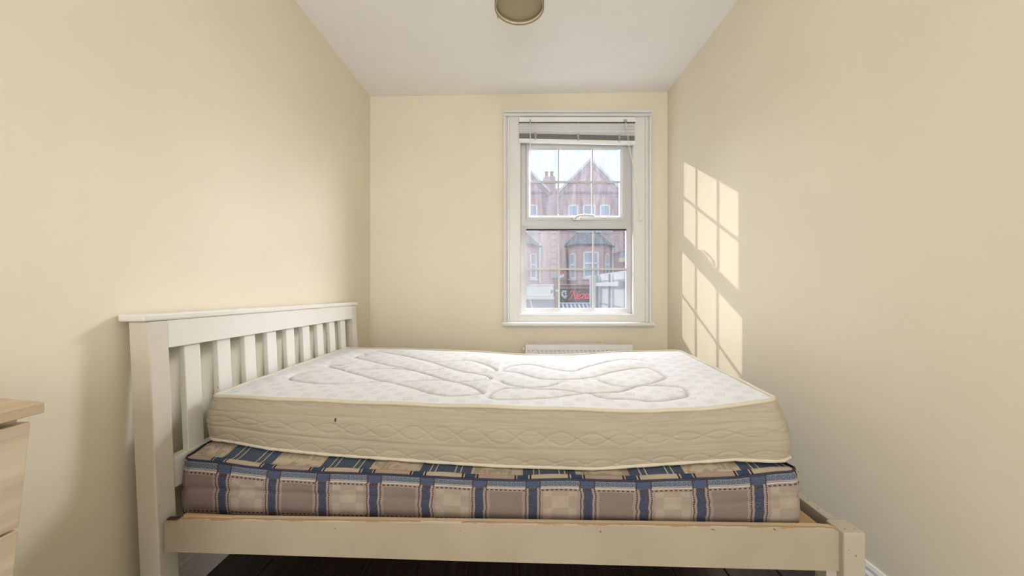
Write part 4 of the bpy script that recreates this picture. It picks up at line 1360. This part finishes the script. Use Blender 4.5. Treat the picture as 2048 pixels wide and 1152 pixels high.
mr.b.inputs['Emission Color'].default_value = (1.0, 0.10, 0.16, 1); mr.b.inputs['Emission Strength'].default_value = 0.35
M_RED = mr.m
LET = {
    'n': [[(1139.8, 587), (1140.6, 584.6), (1142.6, 582.9), (1145, 582.0), (1147.1, 582.2), (1147.0, 585.4), (1145.2, 589.3), (1142.6, 593.6), (1139.9, 597.6), (1137.4, 600.3)],
          [(1146.8, 582.4), (1148.0, 586.0), (1148.8, 590.5), (1149.2, 595), (1149.9, 599.0), (1151.2, 595.2), (1153.0, 590.0), (1155.2, 585.6), (1157.6, 582.8), (1160.2, 581.4)]],
    'e': [[(1154.6, 593.8), (1157.2, 593.0), (1159.6, 591.2), (1160.7, 589.2), (1159.6, 587.9), (1157.5, 588.6), (1155.6, 591.4), (1154.6, 594.6), (1155.0, 597.0), (1157.0, 597.6), (1159.6, 596.4), (1161.8, 593.8)]],
    'z': [[(1161.6, 589.4), (1164.6, 588.4), (1168.0, 588.0), (1169.8, 588.8), (1168.2, 591.0), (1165.4, 593.4), (1162.8, 596.2), (1165.0, 596.0), (1168.2, 596.4), (1170.4, 595.2)]],
    'a': [[(1177.4, 588.4), (1175.2, 587.4), (1173.2, 588.4), (1171.2, 591.6), (1170.4, 595.0), (1171.4, 597.0), (1173.2, 596.6), (1175.6, 593.2), (1177.6, 588.0), (1176.4, 592.0), (1175.8, 595.8), (1176.8, 597.0), (1178.6, 595.4)]],
}


def smooth_line(p, k=5):
    p = np.array(p, float); e = np.vstack([2 * p[0] - p[1], p, 2 * p[-1] - p[-2]]); c = []
    for i in range(1, len(e) - 2):
        for t in np.linspace(0, 1, k + 1)[:-1]:
            c.append(0.5 * (2 * e[i] + (e[i + 1] - e[i - 1]) * t + (2 * e[i - 1] - 5 * e[i] + 4 * e[i + 1] - e[i + 2]) * t ** 2 + (3 * e[i] - e[i - 1] - 3 * e[i + 1] + e[i + 2]) * t ** 3))
    c.append(p[-1]); return np.array(c)


for ch in 'neza':
    m = MB()
    for st in LET[ch]:
        c = smooth_line(st)
        m.tube([(ex(a, SD), SD - 0.03, ez(b, SD)) for a, b in c], 0.028, 6)
    m.build('letter', M_RED, ns, smooth=True)
# white emblem left of the lettering: an open C-shaped leaf mark
M_WHT = paint('white_sign_paint', (0.85, 0.85, 0.86), 0.5, 0.0, 0.0)
c = smooth_line([(1132.0, 584.2), (1129.5, 582.6), (1126.0, 583.4), (1124.0, 586.6), (1124.6, 590.2), (1127.0, 592.6), (1129.8, 595.6), (1131.6, 594.4), (1132.0, 590.6)])
MB().tube([(ex(a, SD), SD - 0.01, ez(b, SD)) for a, b in c], [0.05 + 0.035 * math.sin(i * 0.55) ** 2 for i in range(len(c))], 8).build('emblem', M_WHT, ns, smooth=True)
MB().prism([(ex(a, SD), ez(b, SD)) for a, b in ((1129.2, 586.2), (1132.6, 585.4), (1132.2, 589.0), (1130.0, 589.4))], 'y', SD - .03, SD).build('emblem_eye', M_WHT, ns)

# striped awning under the dark sign
aw = empty('shop_awning', (ex(1185, SD), SD - .5, ez(618, SD)), label='blue and white striped awning below the red lettering', cat='awning')
M_BLUE = paint('blue_awning_stripe', (0.20, 0.28, 0.46), 0.8, 0.03, 0.0)
MB().box(ex(1118, SD), ex(1256, SD), SD - .10, SD + .1, ez(607.2, SD), ez(605, SD)).build('awning_rail', M_FRAME, aw)
ns_ = 34
for i in range(ns_):
    a0 = ex(1119 + 4.0 * i, SD); a1 = ex(1119 + 4.0 * (i + 1), SD); dx = 0.12; dr = 1.0
    z0_, z1_ = ez(607, SD), ez(607, SD) - 0.85
    MB().hexa([(a0 + dx, SD - dr, z1_ - .03), (a1 + dx, SD - dr, z1_ - .03), (a1, SD - .03, z0_ - .03), (a0, SD - .03, z0_ - .03)],
              [(a0 + dx, SD - dr, z1_), (a1 + dx, SD - dr, z1_), (a1, SD - .03, z0_), (a0, SD - .03, z0_)]).build('awning_stripe', M_FRAME if i % 2 else M_BLUE, aw)

# small projecting signs
rs_ = empty('projecting_sign', (ex(1124, 22.8), 22.8, ez(556, 22.8)), label='small red and white sign tilted out from the wall above the dark shop sign', cat='sign')
M_RW = paint('faded_red_panel', (0.62, 0.20, 0.20), 0.6, 0.05, 0.0)
def tilt_panel(x0, x1, za, zb_, h, mat, name):
    MB().hexa([(ex(x0, 22.8), 22.7, ez(za, 22.8) - h), (ex(x1, 22.8), 22.7, ez(zb_, 22.8) - h), (ex(x1, 22.8), 22.9, ez(zb_, 22.8) - h), (ex(x0, 22.8), 22.9, ez(za, 22.8) - h)],
              [(ex(x0, 22.8), 22.7, ez(za, 22.8)), (ex(x1, 22.8), 22.7, ez(zb_, 22.8)), (ex(x1, 22.8), 22.9, ez(zb_, 22.8)), (ex(x0, 22.8), 22.9, ez(za, 22.8))]).build(name, mat, rs_)
tilt_panel(1119, 1128.5, 543.5, 540.5, 0.13, M_RW, 'red_panel')
tilt_panel(1119, 1128.0, 548, 545, 0.06, M_RW, 'red_panel')
tilt_panel(1117, 1128, 552, 548, 0.17, M_WHT, 'white_panel')
MB().tube([(ex(1119, 22.8), 22.85, ez(556, 22.8)), (ex(1119, 22.8), 22.85, ez(540, 22.8))], 0.03, 6).build('post', M_GREYB, rs_)
MB().box(ex(1118, 22.8), ex(1120, 22.8), 22.85, FD, ez(555, 22.8), ez(553, 22.8)).build('arm', M_GREYB, rs_)
bs = empty('projecting_sign', (ex(1245, 22.6), 22.6, ez(525, 22.6)), label='blue and yellow square sign on the brick at the far right of the panes', cat='sign')
M_SBLUE = paint('pale_blue_sign', (0.38, 0.44, 0.60), 0.5, 0.0, 0.0)
M_SYEL = paint('pale_yellow_sign', (0.80, 0.74, 0.36), 0.5, 0.0, 0.0)
MB().box(ex(1239, 22.6), ex(1251.5, 22.6), 22.55, 22.65, ez(516, 22.6), ez(504, 22.6)).build('blue_panel', M_SBLUE, bs)
MB().box(ex(1238, 22.6), ex(1251.5, 22.6), 22.54, 22.66, ez(524, 22.6), ez(516, 22.6)).build('yellow_panel', M_SYEL, bs)
MB().hexa([(ex(1236.5, 22.6), 22.5, ez(504.5, 22.6)), (ex(1252, 22.6), 22.5, ez(502.5, 22.6)), (ex(1252, 22.6), FD, ez(502.5, 22.6)), (ex(1236.5, 22.6), FD, ez(504.5, 22.6))],
          [(ex(1236.5, 22.6), 22.5, ez(503.5, 22.6)), (ex(1252, 22.6), 22.5, ez(501.5, 22.6)), (ex(1252, 22.6), FD, ez(501.5, 22.6)), (ex(1236.5, 22.6), FD, ez(503.5, 22.6))]).build('bracket', M_GREYB, bs)

# white panelled enclosure running away from us on the right
HX = 2.90
hd_ = empty('panelled_enclosure', (HX, 10.5, STREET), label='white panelled enclosure with grey posts at the lower right panes', cat='enclosure')
M_WPAN = paint('white_sheet_panel', (0.70, 0.72, 0.75), 0.4, 0.01, 0.0)
M_GPOST = paint('grey_steel_post', (0.42, 0.43, 0.48), 0.5, 0.03, 0.0)
ys = [13.2, 11.75, 11.35, 9.85, 8.2]
ztop = 1.47
def hz(py, y): return EYE - (py - 572) * y / 740
for i in range(4):
    a, b = ys[i] - .04, ys[i + 1] + .04
    if a - b < 0.5:
        MB().box(HX, HX + .05, b, a, STREET, ztop).build('wall_panel', M_WPAN, hd_)
        continue
    MB().box(HX, HX + .04, b, a, 1.24, ztop).build('parapet_panel', M_WPAN, hd_)
    MB().box(HX + .01, HX + .05, b, a, 0.46, 1.22).build('wall_panel', M_WPAN, hd_)
    MB().box(HX + .01, HX + .05, b, a, STREET, 0.42).build('wall_panel', M_WPAN, hd_)
MB().box(HX - .02, HX + .06, 8.2, 13.2, 1.215, 1.245).build('rail', M_GPOST, hd_)
MB().box(HX - .015, HX + .06, 8.2, 13.2, 0.42, 0.455).build('rail', M_GPOST, hd_)
for y in (13.2, 11.75, 11.35, 9.95, 8.2):
    MB().box(HX - .05, HX + .02, y - .05, y + .05, STREET, ztop - 0.04).build('post', M_GPOST if y in (11.75, 9.95) else M_WPAN, hd_)
MB().box(HX - .16, HX - .06, 10.05, 13.3, 1.045, 1.165).build('beam', M_WPAN, hd_)
MB().box(HX - .19, HX - .03, 9.98, 10.1, 1.05, 1.19).build('beam_bracket', M_GPOST, hd_)
MB().box(2.55, 2.61, 13.2, 13.3, STREET, 1.44).build('post', M_WPAN, hd_)
MB().box(2.61, 2.70, 13.22, 13.3, STREET, 1.44).build('post', M_GPOST, hd_)
MB().box(2.70, 2.76, 13.2, 13.3, STREET, 1.44).build('post', M_WPAN, hd_)
MB().box(2.76, 2.90, 13.22, 13.3, STREET, 1.43).build('end_panel', M_GPOST, hd_)
